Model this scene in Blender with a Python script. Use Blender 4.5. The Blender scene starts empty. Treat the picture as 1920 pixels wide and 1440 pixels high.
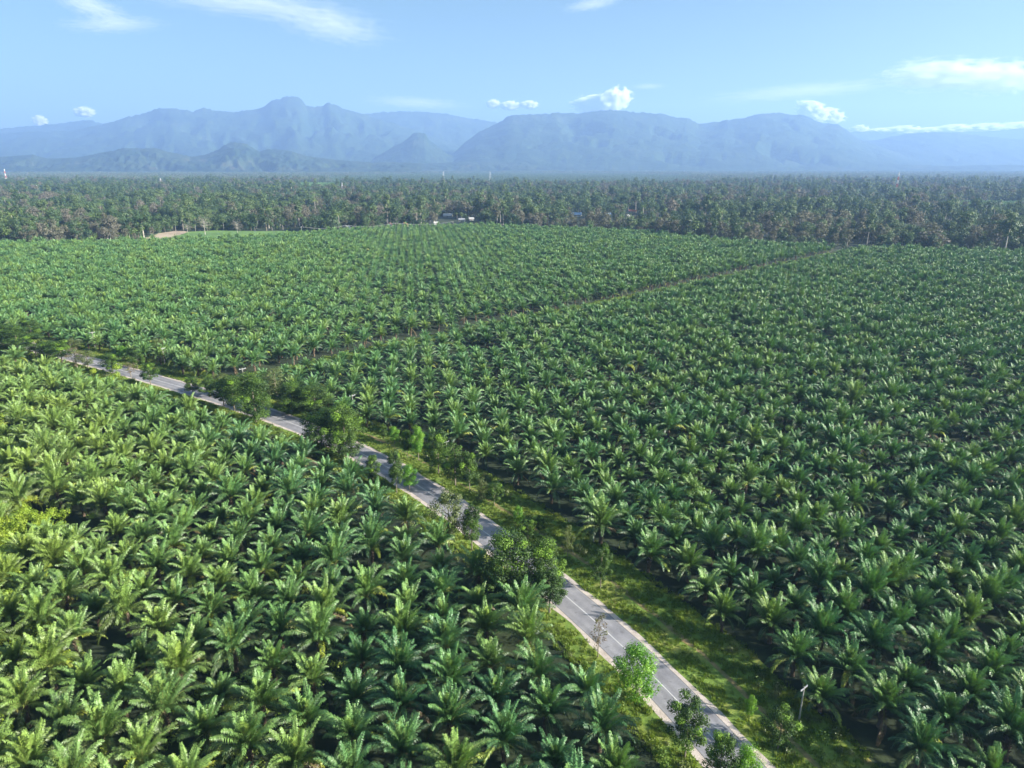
import bpy, math, random
import numpy as np
from mathutils import Vector, Matrix, noise as mn

random.seed(7)
rng = np.random.default_rng(7)
sc = bpy.context.scene
COL = sc.collection
R = math.radians

# ------------------------------------------------------------------ camera
H = 85.0
F = 1280.0
PITCH = math.atan(412 / 1280)
cp, sp_ = math.cos(PITCH), math.sin(PITCH)
cam_d = bpy.data.cameras.new('camera')
cam_d.sensor_width = 36
cam_d.lens = 24
cam_d.clip_start = 1
cam_d.clip_end = 120000
cam = bpy.data.objects.new('camera', cam_d)
COL.objects.link(cam)
cam.location = (0, 0, H)
cam.rotation_euler = (math.pi / 2 - PITCH, 0, 0)
sc.camera = cam


def ray(x, y):
    X = (x - 960) / F
    V = (y - 720) / F
    return X, cp - V * sp_, -sp_ - V * cp


def g(x, y, z=0.0):
    d = ray(x, y)
    t = (z - H) / d[2]
    return d[0] * t, d[1] * t


def at_depth(x, y, Y):
    d = ray(x, y)
    t = Y / d[1]
    return d[0] * t, Y, H + d[2] * t


def proj(x, y, z):
    z = z - H
    c = y * cp - z * sp_
    v = -(y * sp_ + z * cp)
    c = np.maximum(c, 0.01)
    return 960 + F * x / c, 720 + F * v / c, c


# ------------------------------------------------------------------ materials
def mat(name):
    m = bpy.data.materials.new(name)
    m.use_nodes = True
    nt = m.node_tree
    nt.nodes.clear()
    out = nt.nodes.new('ShaderNodeOutputMaterial')
    return m, nt, out


def N(nt, t, **kw):
    n = nt.nodes.new(t)
    for k, v in kw.items():
        if hasattr(n, k) and not isinstance(v, tuple):
            setattr(n, k, v)
        else:
            n.inputs[k].default_value = v
    return n


def noise_node(nt, scale, detail=4, rough=0.55, coord='pos', vec=None):
    n = nt.nodes.new('ShaderNodeTexNoise')
    n.inputs['Scale'].default_value = scale
    n.inputs['Detail'].default_value = detail
    n.inputs['Roughness'].default_value = rough
    if vec is None:
        if coord == 'pos':
            gg = nt.nodes.new('ShaderNodeNewGeometry')
            vec = gg.outputs['Position']
        else:
            tc = nt.nodes.new('ShaderNodeTexCoord')
            vec = tc.outputs['Object']
    nt.links.new(vec, n.inputs['Vector'])
    return n.outputs['Fac']


def ramp(nt, fac, stops):
    r = nt.nodes.new('ShaderNodeValToRGB')
    el = r.color_ramp.elements
    while len(el) < len(stops):
        el.new(0.5)
    for e, (p, c) in zip(el, stops):
        e.position = p
        e.color = (c[0], c[1], c[2], 1)
    nt.links.new(fac, r.inputs['Fac'])
    return r.outputs['Color']


def mix(nt, fac, a, b, mode='MIX'):
    m = nt.nodes.new('ShaderNodeMix')
    m.data_type = 'RGBA'
    m.blend_type = mode
    for s, v in ((0, fac), (6, a), (7, b)):
        if isinstance(v, (int, float)):
            m.inputs[s].default_value = v
        elif isinstance(v, tuple):
            m.inputs[s].default_value = (v[0], v[1], v[2], 1)
        else:
            nt.links.new(v, m.inputs[s])
    return m.outputs[2]


def math_n(nt, op, a, b=None, clamp=False):
    m = nt.nodes.new('ShaderNodeMath')
    m.operation = op
    m.use_clamp = clamp
    for i, v in enumerate((a, b)):
        if v is None:
            continue
        if isinstance(v, (int, float)):
            m.inputs[i].default_value = v
        else:
            nt.links.new(v, m.inputs[i])
    return m.outputs[0]


def smooth(nt, v, lo, hi):
    m = nt.nodes.new('ShaderNodeMapRange')
    m.inputs['From Min'].default_value = lo
    m.inputs['From Max'].default_value = hi
    nt.links.new(v, m.inputs['Value'])
    return m.outputs[0]


def simple(name, col, rough=0.8, var=0.25, scale=3.0, metal=0.0, bump=0.0):
    m, nt, out = mat(name)
    b = nt.nodes.new('ShaderNodeBsdfPrincipled')
    f = noise_node(nt, scale, 5, 0.6, 'obj')
    c = ramp(nt, f, [(0.25, tuple(x * (1 - var) for x in col)), (0.75, tuple(min(1, x * (1 + var)) for x in col))])
    nt.links.new(c, b.inputs['Base Color'])
    b.inputs['Roughness'].default_value = rough
    b.inputs['Metallic'].default_value = metal
    if bump:
        bp = nt.nodes.new('ShaderNodeBump')
        bp.inputs['Strength'].default_value = bump
        nt.links.new(noise_node(nt, scale * 3, 6, 0.7, 'obj'), bp.inputs['Height'])
        nt.links.new(bp.outputs[0], b.inputs['Normal'])
    nt.links.new(b.outputs[0], out.inputs[0])
    return m


def leafy(name, ca, cb, cc, young, rough=0.42, spec=0.5, transl=0.3, patch=0.02, left_tint=0.0, pamt=0.45):
    """foliage: colour varies by instance, by a broad patch noise, by painted light and shade, and by leaf age ('age' attribute)"""
    m, nt, out = mat(name)
    oi = nt.nodes.new('ShaderNodeObjectInfo')
    base = ramp(nt, oi.outputs['Random'], [(0.0, ca), (0.45, cb), (1.0, cc)])
    pn = noise_node(nt, patch, 3, 0.5)
    f = smooth(nt, pn, 0.42, 0.68)
    base = mix(nt, math_n(nt, 'MULTIPLY', f, pamt), base, young)
    at = nt.nodes.new('ShaderNodeAttribute')
    at.attribute_name = 'age_shade'
    base = mix(nt, math_n(nt, 'MAXIMUM', math_n(nt, 'MINIMUM', at.outputs['Fac'], 1.0), 0.0), base, young)
    # deeper green of old leaves, with lower-crown shade painted into the colour
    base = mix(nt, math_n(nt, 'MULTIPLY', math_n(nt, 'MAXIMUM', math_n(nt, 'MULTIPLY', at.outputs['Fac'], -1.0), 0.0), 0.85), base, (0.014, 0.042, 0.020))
    base = mix(nt, smooth(nt, at.outputs['Fac'], 1.2, 1.8), base, (0.11, 0.075, 0.04))
    if left_tint:  # yellows the lower-left fronds: painted sunlight backscatter, plus vine colour
        gg = nt.nodes.new('ShaderNodeNewGeometry')
        sx = nt.nodes.new('ShaderNodeSeparateXYZ')
        nt.links.new(gg.outputs['Position'], sx.inputs[0])
        lx = math_n(nt, 'ADD', sx.outputs[0], math_n(nt, 'MULTIPLY', sx.outputs[1], 0.55))
        lf = math_n(nt, 'MULTIPLY', smooth(nt, lx, 30, -45), smooth(nt, sx.outputs[1], 330, 200))
        base = mix(nt, math_n(nt, 'MULTIPLY', lf, left_tint), base, young)
    ls = noise_node(nt, 1.3, 2, 0.5)
    base = mix(nt, 0.55, base, ramp(nt, ls, [(0.3, (0.45, 0.45, 0.45)), (0.7, (1.5, 1.5, 1.5))]), 'MULTIPLY')
    b = nt.nodes.new('ShaderNodeBsdfPrincipled')
    nt.links.new(base, b.inputs['Base Color'])
    b.inputs['Roughness'].default_value = rough
    b.inputs['Specular IOR Level'].default_value = spec
    t = nt.nodes.new('ShaderNodeBsdfTranslucent')
    tc = mix(nt, 1.0, base, (1.25, 1.35, 0.5), 'MULTIPLY')
    nt.links.new(tc, t.inputs['Color'])
    ms = nt.nodes.new('ShaderNodeMixShader')
    ms.inputs[0].default_value = transl
    nt.links.new(b.outputs[0], ms.inputs[1])
    nt.links.new(t.outputs[0], ms.inputs[2])
    nt.links.new(ms.outputs[0], out.inputs[0])
    return m


M = {}
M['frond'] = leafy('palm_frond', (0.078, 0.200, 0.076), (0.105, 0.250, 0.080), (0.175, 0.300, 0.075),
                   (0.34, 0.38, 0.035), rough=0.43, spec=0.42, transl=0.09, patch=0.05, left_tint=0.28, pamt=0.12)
M['rachis'] = simple('palm_rachis', (0.20, 0.24, 0.06), 0.5)
M['ptrunk'] = simple('palm_trunk', (0.12, 0.085, 0.055), 0.9, 0.5, 4.0, bump=0.5)
M['leaf_dark'] = leafy('leaf_dark', (0.014, 0.036, 0.013), (0.022, 0.050, 0.016), (0.033, 0.060, 0.02),
                       (0.17, 0.30, 0.03), rough=0.55, spec=0.25, transl=0.15, patch=0.2)
M['leaf_lime'] = leafy('leaf_lime', (0.09, 0.22, 0.02), (0.10, 0.26, 0.025), (0.12, 0.28, 0.03),
                       (0.20, 0.36, 0.03), rough=0.45, transl=0.35, patch=0.3)
M['leaf_olive'] = leafy('leaf_olive', (0.09, 0.12, 0.03), (0.10, 0.13, 0.04), (0.11, 0.14, 0.05),
                        (0.16, 0.20, 0.06), rough=0.5, transl=0.25, patch=0.3)
M['leaf_purple'] = leafy('leaf_dry', (0.11, 0.08, 0.06), (0.13, 0.09, 0.07), (0.15, 0.10, 0.08),
                         (0.16, 0.17, 0.05), rough=0.6, transl=0.2, patch=0.3)
M['forest_dark'] = leafy('forest_dark', (0.016, 0.040, 0.022), (0.028, 0.066, 0.030), (0.045, 0.09, 0.038),
                         (0.10, 0.16, 0.03), rough=0.55, transl=0.15, patch=0.006)
M['forest_mid'] = leafy('forest_mid', (0.035, 0.085, 0.035), (0.055, 0.11, 0.042), (0.085, 0.135, 0.05),
                        (0.14, 0.19, 0.05), rough=0.6, transl=0.2, patch=0.006)
M['forest_brown'] = leafy('forest_brown', (0.10, 0.105, 0.07), (0.13, 0.125, 0.09), (0.18, 0.155, 0.13),
                          (0.12, 0.12, 0.05), rough=0.7, transl=0.15, patch=0.006)
M['cover'] = leafy('ground_cover_leaf', (0.09, 0.18, 0.022), (0.13, 0.23, 0.03), (0.18, 0.26, 0.04),
                   (0.28, 0.32, 0.06), rough=0.55, transl=0.3, patch=0.05)
M['creeper'] = leafy('creeper_leaf', (0.13, 0.26, 0.02), (0.17, 0.31, 0.025), (0.24, 0.36, 0.03),
                   (0.42, 0.48, 0.05), rough=0.55, transl=0.3, patch=0.05)
M['bark'] = simple('bark', (0.20, 0.17, 0.13), 0.9, 0.4, 3.0, bump=0.4)
M['bark_pale'] = simple('bark_pale', (0.42, 0.38, 0.33), 0.85, 0.3, 3.0)
M['concrete'] = simple('pole_concrete', (0.34, 0.32, 0.29), 0.8, 0.15, 2.0)
M['galv'] = simple('galvanised_steel', (0.45, 0.45, 0.47), 0.45, 0.1, 4.0, metal=0.3)
M['ceramic'] = simple('insulator_ceramic', (0.70, 0.70, 0.72), 0.3, 0.05)
M['wire'] = simple('wire_aluminium', (0.75, 0.75, 0.76), 0.4, 0.05)
M['white_wall'] = simple('white_wall', (0.5, 0.49, 0.46), 0.8, 0.06, 1.0)
M['cream_wall'] = simple('cream_wall', (0.70, 0.62, 0.50), 0.8, 0.08, 1.0)
M['red_roof'] = simple('red_roof', (0.40, 0.13, 0.08), 0.7, 0.25, 1.0)
M['tin_roof'] = simple('tin_roof', (0.42, 0.42, 0.42), 0.4, 0.12, 0.6, metal=0.2)
M['white_roof'] = simple('white_roof', (0.48, 0.47, 0.45), 0.5, 0.05, 0.6)
M['blue_roof'] = simple('blue_roof', (0.22, 0.32, 0.45), 0.5, 0.15, 0.6)
M['glass_dark'] = simple('window_glass', (0.05, 0.06, 0.07), 0.15, 0.1)
M['wood'] = simple('door_wood', (0.18, 0.10, 0.06), 0.7, 0.2)
M['red_paint'] = simple('red_paint', (0.65, 0.09, 0.05), 0.5, 0.1)
M['white_paint'] = simple('white_paint', (0.82, 0.82, 0.80), 0.5, 0.05)


def asphalt_mat():
    m, nt, out = mat('asphalt')
    b = nt.nodes.new('ShaderNodeBsdfPrincipled')
    n1 = noise_node(nt, 0.25, 5, 0.6)
    n2 = noise_node(nt, 3.0, 5, 0.7)
    c = ramp(nt, n1, [(0.3, (0.19, 0.185, 0.20)), (0.5, (0.25, 0.242, 0.258)), (0.72, (0.32, 0.31, 0.32))])
    c = mix(nt, 0.5, c, ramp(nt, n2, [(0.3, (0.75, 0.75, 0.75)), (0.7, (1.2, 1.2, 1.2))]), 'MULTIPLY')
    # worn wheel tracks: u runs across the lane
    uv = nt.nodes.new('ShaderNodeUVMap')
    s = nt.nodes.new('ShaderNodeSeparateXYZ')
    nt.links.new(uv.outputs[0], s.inputs[0])
    w = math_n(nt, 'ABSOLUTE', math_n(nt, 'SINE', math_n(nt, 'MULTIPLY', s.outputs[0], math.pi * 4)))
    w = math_n(nt, 'MULTIPLY', smooth(nt, w, 0.55, 1.0), smooth(nt, noise_node(nt, 0.12, 4, 0.6), 0.3, 0.7))
    c = mix(nt, math_n(nt, 'MULTIPLY', w, 0.5), c, (0.125, 0.12, 0.125))
    # dark patches / repairs
    p = smooth(nt, noise_node(nt, 0.6, 2, 0.4), 0.66, 0.70)
    c = mix(nt, math_n(nt, 'MULTIPLY', p, 0.45), c, (0.11, 0.105, 0.11))
    # cracked edges
    e = math_n(nt, 'ABSOLUTE', math_n(nt, 'SUBTRACT', s.outputs[0], 0.5))
    e = smooth(nt, math_n(nt, 'ADD', e, math_n(nt, 'MULTIPLY', n2, 0.02)), 0.488, 0.505)
    c = mix(nt, math_n(nt, 'MULTIPLY', e, 0.8), c, (0.05, 0.048, 0.045))
    nt.links.new(c, b.inputs['Base Color'])
    b.inputs['Roughness'].default_value = 0.85
    nt.links.new(b.outputs[0], out.inputs[0])
    return m


def soil_mat(name, stops, scale=0.4, bump=0.4):
    m, nt, out = mat(name)
    b = nt.nodes.new('ShaderNodeBsdfPrincipled')
    n1 = noise_node(nt, scale, 7, 0.65)
    c = ramp(nt, n1, stops)
    n2 = noise_node(nt, scale * 9, 5, 0.7)
    c = mix(nt, 0.6, c, ramp(nt, n2, [(0.3, (0.6, 0.6, 0.6)), (0.7, (1.35, 1.35, 1.35))]), 'MULTIPLY')
    nt.links.new(c, b.inputs['Base Color'])
    b.inputs['Roughness'].default_value = 0.95
    bp = nt.nodes.new('ShaderNodeBump')
    bp.inputs['Strength'].default_value = bump
    bp.inputs['Distance'].default_value = 0.3
    nt.links.new(n2, bp.inputs['Height'])
    nt.links.new(bp.outputs[0], b.inputs['Normal'])
    nt.links.new(b.outputs[0], out.inputs[0])
    return m


M['asphalt'] = asphalt_mat()
M['shoulder'] = soil_mat('road_shoulder_gravel', [(0.3, (0.38, 0.31, 0.26)), (0.5, (0.52, 0.44, 0.385)), (0.7, (0.60, 0.52, 0.46))], 0.5)
M['path'] = soil_mat('orange_soil', [(0.3, (0.10, 0.13, 0.03)), (0.5, (0.20, 0.17, 0.06)), (0.7, (0.34, 0.22, 0.10))], 0.35)
M['verge'] = soil_mat('verge_grass', [(0.28, (0.07, 0.13, 0.018)), (0.5, (0.15, 0.23, 0.03)), (0.62, (0.24, 0.25, 0.05)), (0.75, (0.32, 0.21, 0.09))], 0.12, 0.8)
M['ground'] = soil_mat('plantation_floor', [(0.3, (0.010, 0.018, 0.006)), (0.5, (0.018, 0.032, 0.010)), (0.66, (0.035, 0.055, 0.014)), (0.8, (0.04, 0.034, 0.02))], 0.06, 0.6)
M['lawn'] = soil_mat('lawn', [(0.3, (0.09, 0.18, 0.04)), (0.6, (0.13, 0.24, 0.05)), (0.8, (0.20, 0.24, 0.08))], 0.02, 0.3)
M['dirt'] = soil_mat('bare_dirt', [(0.3, (0.40, 0.30, 0.20)), (0.6, (0.48, 0.37, 0.27)), (0.8, (0.30, 0.28, 0.14))], 0.03, 0.3)
M['paint'] = soil_mat('road_paint', [(0.3, (0.36, 0.35, 0.34)), (0.5, (0.58, 0.57, 0.56)), (0.8, (0.68, 0.67, 0.66))], 1.0, 0.0)


def mountain_mat(name, a, b_, rock):
    m, nt, out = mat(name)
    b = nt.nodes.new('ShaderNodeBsdfPrincipled')
    c = ramp(nt, noise_node(nt, 0.0025, 8, 0.65), [(0.35, a), (0.6, b_), (0.75, rock)])
    nt.links.new(c, b.inputs['Base Color'])
    b.inputs['Roughness'].default_value = 1
    b.inputs['Specular IOR Level'].default_value = 0.1
    bp = nt.nodes.new('ShaderNodeBump')
    bp.inputs['Strength'].default_value = 0.8
    bp.inputs['Distance'].default_value = 60
    nt.links.new(noise_node(nt, 0.006, 8, 0.65), bp.inputs['Height'])
    nt.links.new(bp.outputs[0], b.inputs['Normal'])
    nt.links.new(b.outputs[0], out.inputs[0])
    return m


M['mountain'] = mountain_mat('mountain_forest', (0.022, 0.045, 0.02), (0.04, 0.065, 0.028), (0.07, 0.08, 0.045))
M['hill'] = mountain_mat('hill_forest', (0.018, 0.04, 0.018), (0.045, 0.065, 0.03), (0.13, 0.10, 0.06))
M['cliff'] = simple('pale_rock', (0.75, 0.72, 0.66), 0.9, 0.1, 0.02)


# ------------------------------------------------------------------ mesh builder
class MB:
    def __init__(s):
        s.v, s.f, s.m, s.a = [], [], [], []

    def face(s, pts, mi=0, age_shade=0.0):
        n = len(s.v)
        s.v.extend([tuple(p) for p in pts])
        s.a.extend([age_shade] * len(pts))
        s.f.append(tuple(range(n, n + len(pts))))
        s.m.append(mi)

    def tube(s, pts, rads, sides=6, mi=0, cap=True):
        rings = []
        n = len(pts)
        for i, (p, r) in enumerate(zip(pts, rads)):
            p = Vector(p)
            d = (Vector(pts[min(i + 1, n - 1)]) - Vector(pts[max(i - 1, 0)]))
            if d.length < 1e-6:
                d = Vector((0, 0, 1))
            d.normalize()
            u = d.orthogonal().normalized() if abs(d.z) < 0.9 else Vector((1, 0, 0)).cross(d).normalized()
            w = d.cross(u)
            b0 = len(s.v)
            for k in range(sides):
                a = 2 * math.pi * k / sides
                s.v.append(tuple(p + (u * math.cos(a) + w * math.sin(a)) * r))
                s.a.append(0.0)
            rings.append(b0)
        for i in range(n - 1):
            for k in range(sides):
                a, b = rings[i] + k, rings[i] + (k + 1) % sides
                c, d = rings[i + 1] + (k + 1) % sides, rings[i + 1] + k
                s.f.append((a, b, c, d))
                s.m.append(mi)
        if cap:
            s.f.append(tuple(rings[-1] + k for k in range(sides)))
            s.m.append(mi)
            s.f.append(tuple(rings[0] + k for k in reversed(range(sides))))
            s.m.append(mi)

    def box(s, c, h, mi=0, rz=0.0):
        cx, cy, cz = c
        cs, sn = math.cos(rz), math.sin(rz)
        n = len(s.v)
        for dx, dy, dz in ((-1, -1, -1), (1, -1, -1), (1, 1, -1), (-1, 1, -1), (-1, -1, 1), (1, -1, 1), (1, 1, 1), (-1, 1, 1)):
            x, y = dx * h[0], dy * h[1]
            s.v.append((cx + x * cs - y * sn, cy + x * sn + y * cs, cz + dz * h[2]))
            s.a.append(0.0)
        for q in ((0, 3, 2, 1), (4, 5, 6, 7), (0, 1, 5, 4), (1, 2, 6, 5), (2, 3, 7, 6), (3, 0, 4, 7)):
            s.f.append(tuple(n + k for k in q))
            s.m.append(mi)

    def mesh(s, name, mats, smooth_=False):
        me = bpy.data.meshes.new(name)
        me.from_pydata(s.v, [], s.f)
        for mm in mats:
            me.materials.append(mm)
        me.polygons.foreach_set('material_index', s.m)
        if smooth_:
            me.polygons.foreach_set('use_smooth', [True] * len(s.f))
        at = me.attributes.new('age_shade', 'FLOAT', 'POINT')
        at.data.foreach_set('value', s.a)
        me.update()
        return me


def link(name, me, parent=None):
    o = bpy.data.objects.new(name, me)
    COL.objects.link(o)
    o.parent = parent
    return o


def tag(o, label=None, cat=None, group=None, kind=None):
    for k, v in (('label', label), ('category', cat), ('group', group), ('kind', kind)):
        if v:
            o[k] = v
    return o


def empty(name, loc, label, cat, group=None, rz=0.0, scale=(1, 1, 1)):
    o = bpy.data.objects.new(name, None)
    COL.objects.link(o)
    o.location = loc
    o.rotation_euler = (0, 0, rz)
    o.scale = scale
    return tag(o, label, cat, group)


def scatter(name, pts, rots, scl, idx, meshes, label=None, cat=None, group=None):
    """one object whose geometry nodes set copies of the given meshes on its points"""
    c = bpy.data.collections.new(name + '_sources')
    for i, me in enumerate(meshes):
        c.objects.link(bpy.data.objects.new('%s_source_%02d' % (name, i), me))
    n = len(pts)
    me = bpy.data.meshes.new(name)
    me.vertices.add(n)
    me.vertices.foreach_set('co', np.asarray(pts, dtype=np.float32).ravel())
    for nm, ty, data in (('rot', 'FLOAT_VECTOR', rots), ('scl', 'FLOAT_VECTOR', scl)):
        a = me.attributes.new(nm, ty, 'POINT')
        a.data.foreach_set('vector', np.asarray(data, dtype=np.float32).ravel())
    a = me.attributes.new('pick', 'INT', 'POINT')
    a.data.foreach_set('value', np.asarray(idx, dtype=np.int32))
    o = link(name, me)
    ng = bpy.data.node_groups.new(name + '_nodes', 'GeometryNodeTree')
    ng.interface.new_socket('Geometry', in_out='INPUT', socket_type='NodeSocketGeometry')
    ng.interface.new_socket('Geometry', in_out='OUTPUT', socket_type='NodeSocketGeometry')
    gi = ng.nodes.new('NodeGroupInput')
    go = ng.nodes.new('NodeGroupOutput')
    m2p = ng.nodes.new('GeometryNodeMeshToPoints')
    ip = ng.nodes.new('GeometryNodeInstanceOnPoints')
    ci = ng.nodes.new('GeometryNodeCollectionInfo')
    ci.inputs['Collection'].default_value = c
    ci.inputs['Separate Children'].default_value = True
    ci.inputs['Reset Children'].default_value = True
    ip.inputs['Pick Instance'].default_value = True

    def named(nm, ty):
        q = ng.nodes.new('GeometryNodeInputNamedAttribute')
        q.data_type = ty
        q.inputs['Name'].default_value = nm
        return [s for s in q.outputs if s.enabled and s.name == 'Attribute'][0]
    L = ng.links
    L.new(gi.outputs[0], m2p.inputs['Mesh'])
    L.new(m2p.outputs[0], ip.inputs['Points'])
    L.new(ci.outputs[0], ip.inputs['Instance'])
    L.new(named('pick', 'INT'), ip.inputs['Instance Index'])
    L.new(named('rot', 'FLOAT_VECTOR'), ip.inputs['Rotation'])
    L.new(named('scl', 'FLOAT_VECTOR'), ip.inputs['Scale'])
    L.new(ip.outputs[0], go.inputs[0])
    md = o.modifiers.new('copies', 'NODES')
    md.node_group = ng
    return tag(o, label, cat, group, 'stuff')


# ------------------------------------------------------------------ oil palm
def frond(b, az, elev, bend, length, pairs, age_shade, rs, wl=1.0):
    """an arching rachis with two rows of drooping leaflets"""
    d0 = Vector((math.cos(az), math.sin(az), 0))
    side = Vector((-math.sin(az), math.cos(az), 0))
    side = (side + Vector((0, 0, rs.uniform(-0.35, 0.35)))).normalized()
    seg = 10
    p = Vector((0, 0, 0)) + d0 * 0.18
    pts, tan = [p.copy()], []
    twist = rs.uniform(-0.55, 0.55)
    for i in range(seg):
        t = (i + 0.5) / seg
        e = elev - bend * t ** 1.7
        a2 = az + twist * t
        d = Vector((math.cos(a2) * math.cos(e), math.sin(a2) * math.cos(e), math.sin(e)))
        tan.append(d)
        p = p + d * (length / seg)
        pts.append(p.copy())
    tan.append(tan[-1])
    b.tube([tuple(q) for q in pts[::2]], [0.085, 0.06, 0.045, 0.035, 0.02, 0.008], 3, 1, False)
    for k in range(pairs):
        t = 0.14 + 0.86 * (k + rs.uniform(-0.3, 0.3)) / pairs
        t = min(max(t, 0.1), 0.995)
        x = t * seg
        i = min(int(x), seg - 1)
        q = pts[i].lerp(pts[i + 1], x - i)
        T = tan[i]
        up = side.cross(T).normalized()
        if up.z < 0:
            up = -up
        ll = wl * (0.38 + 0.62 * math.sin(math.pi * min(1, t * 0.92 + 0.1)) ** 0.7) * rs.uniform(0.85, 1.1)
        w = 0.046
        for sgn in (-1, 1):
            lift = rs.uniform(-0.5, 0.45)
            D = (side * sgn * 1.0 + T * (0.55 + 0.5 * t) + up * lift).normalized()
            m1 = q + D * ll * 0.5
            D2 = (D + Vector((0, 0, -rs.uniform(0.6, 1.6)))).normalized()
            e1 = m1 + D2 * ll * 0.5
            W = T * w
            ag = min(2.0, max(-1.0, age_shade + rs.uniform(-0.06, 0.08)))
            b.face([q - W * 0.6, q + W * 0.6, m1 + W, m1 - W], 0, ag)
            b.face([m1 - W, m1 + W, e1], 0, ag)


def palm_crown(b, seed, n=36, pairs=50):
    rs = random.Random(seed)
    n = rs.randint(40, 50)
    for i in range(n):
        t = i / (n - 1)
        az = i * 2.39996 + rs.uniform(-0.7, 0.7)
        elev = R(88 - 74 * t ** 1.65) + rs.uniform(-0.17, 0.17)
        bend = R(24 + 84 * t) * rs.uniform(0.6, 1.4)
        ln = (4.9 + 1.4 * min(1, t * 2.0)) * rs.uniform(0.66, 1.12)
        age_shade = max(0.0, 0.25 - t * 2.0)
        if t > 0.42:  # older, lower fronds go darker, the crown's own shade painted in
            age_shade = -min(1.0, (t - 0.42) * 2.0)
        if t > 0.82 and rs.random() < 0.2:
            age_shade = rs.uniform(0.2, 0.9)
        if t > 0.9 and rs.random() < 0.22:   # dead frond hanging down
            age_shade, elev, bend = 2.0, R(-15), R(45)
        frond(b, az, elev, bend, ln, pairs, age_shade, rs)
    # spear leaf
    for k in range(2):
        frond(b, rs.uniform(0, 6.28), R(88), R(6), 3.6, 14, 0.85, rs, 0.45)


def palm_trunk(b, seed, h, mi=0):
    rs = random.Random(seed)
    n = 9
    pts = [(rs.uniform(-0.04, 0.04) * i, rs.uniform(-0.04, 0.04) * i, h * i / (n - 1)) for i in range(n)]
    rad = [0.46 if i == 0 else 0.36 + 0.04 * (i % 2) for i in range(n)]
    rad[-1] = 0.30
    rad[-2] = 0.5
    b.tube(pts, rad, 8, mi, True)
    # stubs of cut frond bases up the trunk
    for k in range(26):
        z = h * (0.35 + 0.62 * k / 26)
        a = k * 2.4
        d = Vector((math.cos(a), math.sin(a), 0.9)).normalized()
        o = Vector((math.cos(a) * 0.3, math.sin(a) * 0.3, z))
        b.tube([tuple(o), tuple(o + d * 0.42)], [0.1, 0.05], 3, mi, True)


PALM_H = 3.4
NV = 10
crown_me, trunk_me, palm_me = [], [], []
for s in range(NV):
    b = MB()
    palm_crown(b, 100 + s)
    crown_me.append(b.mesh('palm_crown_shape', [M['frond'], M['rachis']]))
    t = MB()
    palm_trunk(t, s, PALM_H)
    trunk_me.append(t.mesh('palm_trunk_shape', [M['ptrunk']]))
    j = MB()
    j.v = [(x, y, z + PALM_H) for x, y, z in b.v]
    j.f, j.m, j.a = list(b.f), list(b.m), list(b.a)
    t2 = MB()
    palm_trunk(t2, s, PALM_H, 2)
    o = len(j.v)
    j.v += t2.v
    j.a += t2.a
    j.f += [tuple(k + o for k in f) for f in t2.f]
    j.m += t2.m
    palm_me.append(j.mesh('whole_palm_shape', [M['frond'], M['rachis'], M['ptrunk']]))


# ------------------------------------------------------------------ broadleaf trees
def leaf_clump(b, c, r, n, size, rs, mi=0, age_shade=0.0, flat=0.8):
    for _ in range(n):
        while True:
            q = Vector((rs.uniform(-1, 1), rs.uniform(-1, 1), rs.uniform(-1, 1)))
            if 0.2 < q.length < 1:
                break
        q = q * (0.55 + 0.45 * rs.random()) / max(q.length, 0.4)
        p = c + Vector((q.x * r, q.y * r, q.z * r * flat))
        nrm = (q.normalized() + Vector((rs.uniform(-1, 1), rs.uniform(-1, 1), rs.uniform(-0.2, 1.2))) * 0.7).normalized()
        u = nrm.orthogonal().normalized()
        u = Matrix.Rotation(rs.uniform(0, 6.28), 3, nrm) @ u
        w = nrm.cross(u)
        s = size * rs.uniform(0.6, 1.25)
        b.face([p - u * s * 0.5, p - w * s * 0.3, p + u * s * 0.5, p + w * s * 0.3], mi, min(1, max(0, age_shade + rs.uniform(-0.08, 0.12))))


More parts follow.
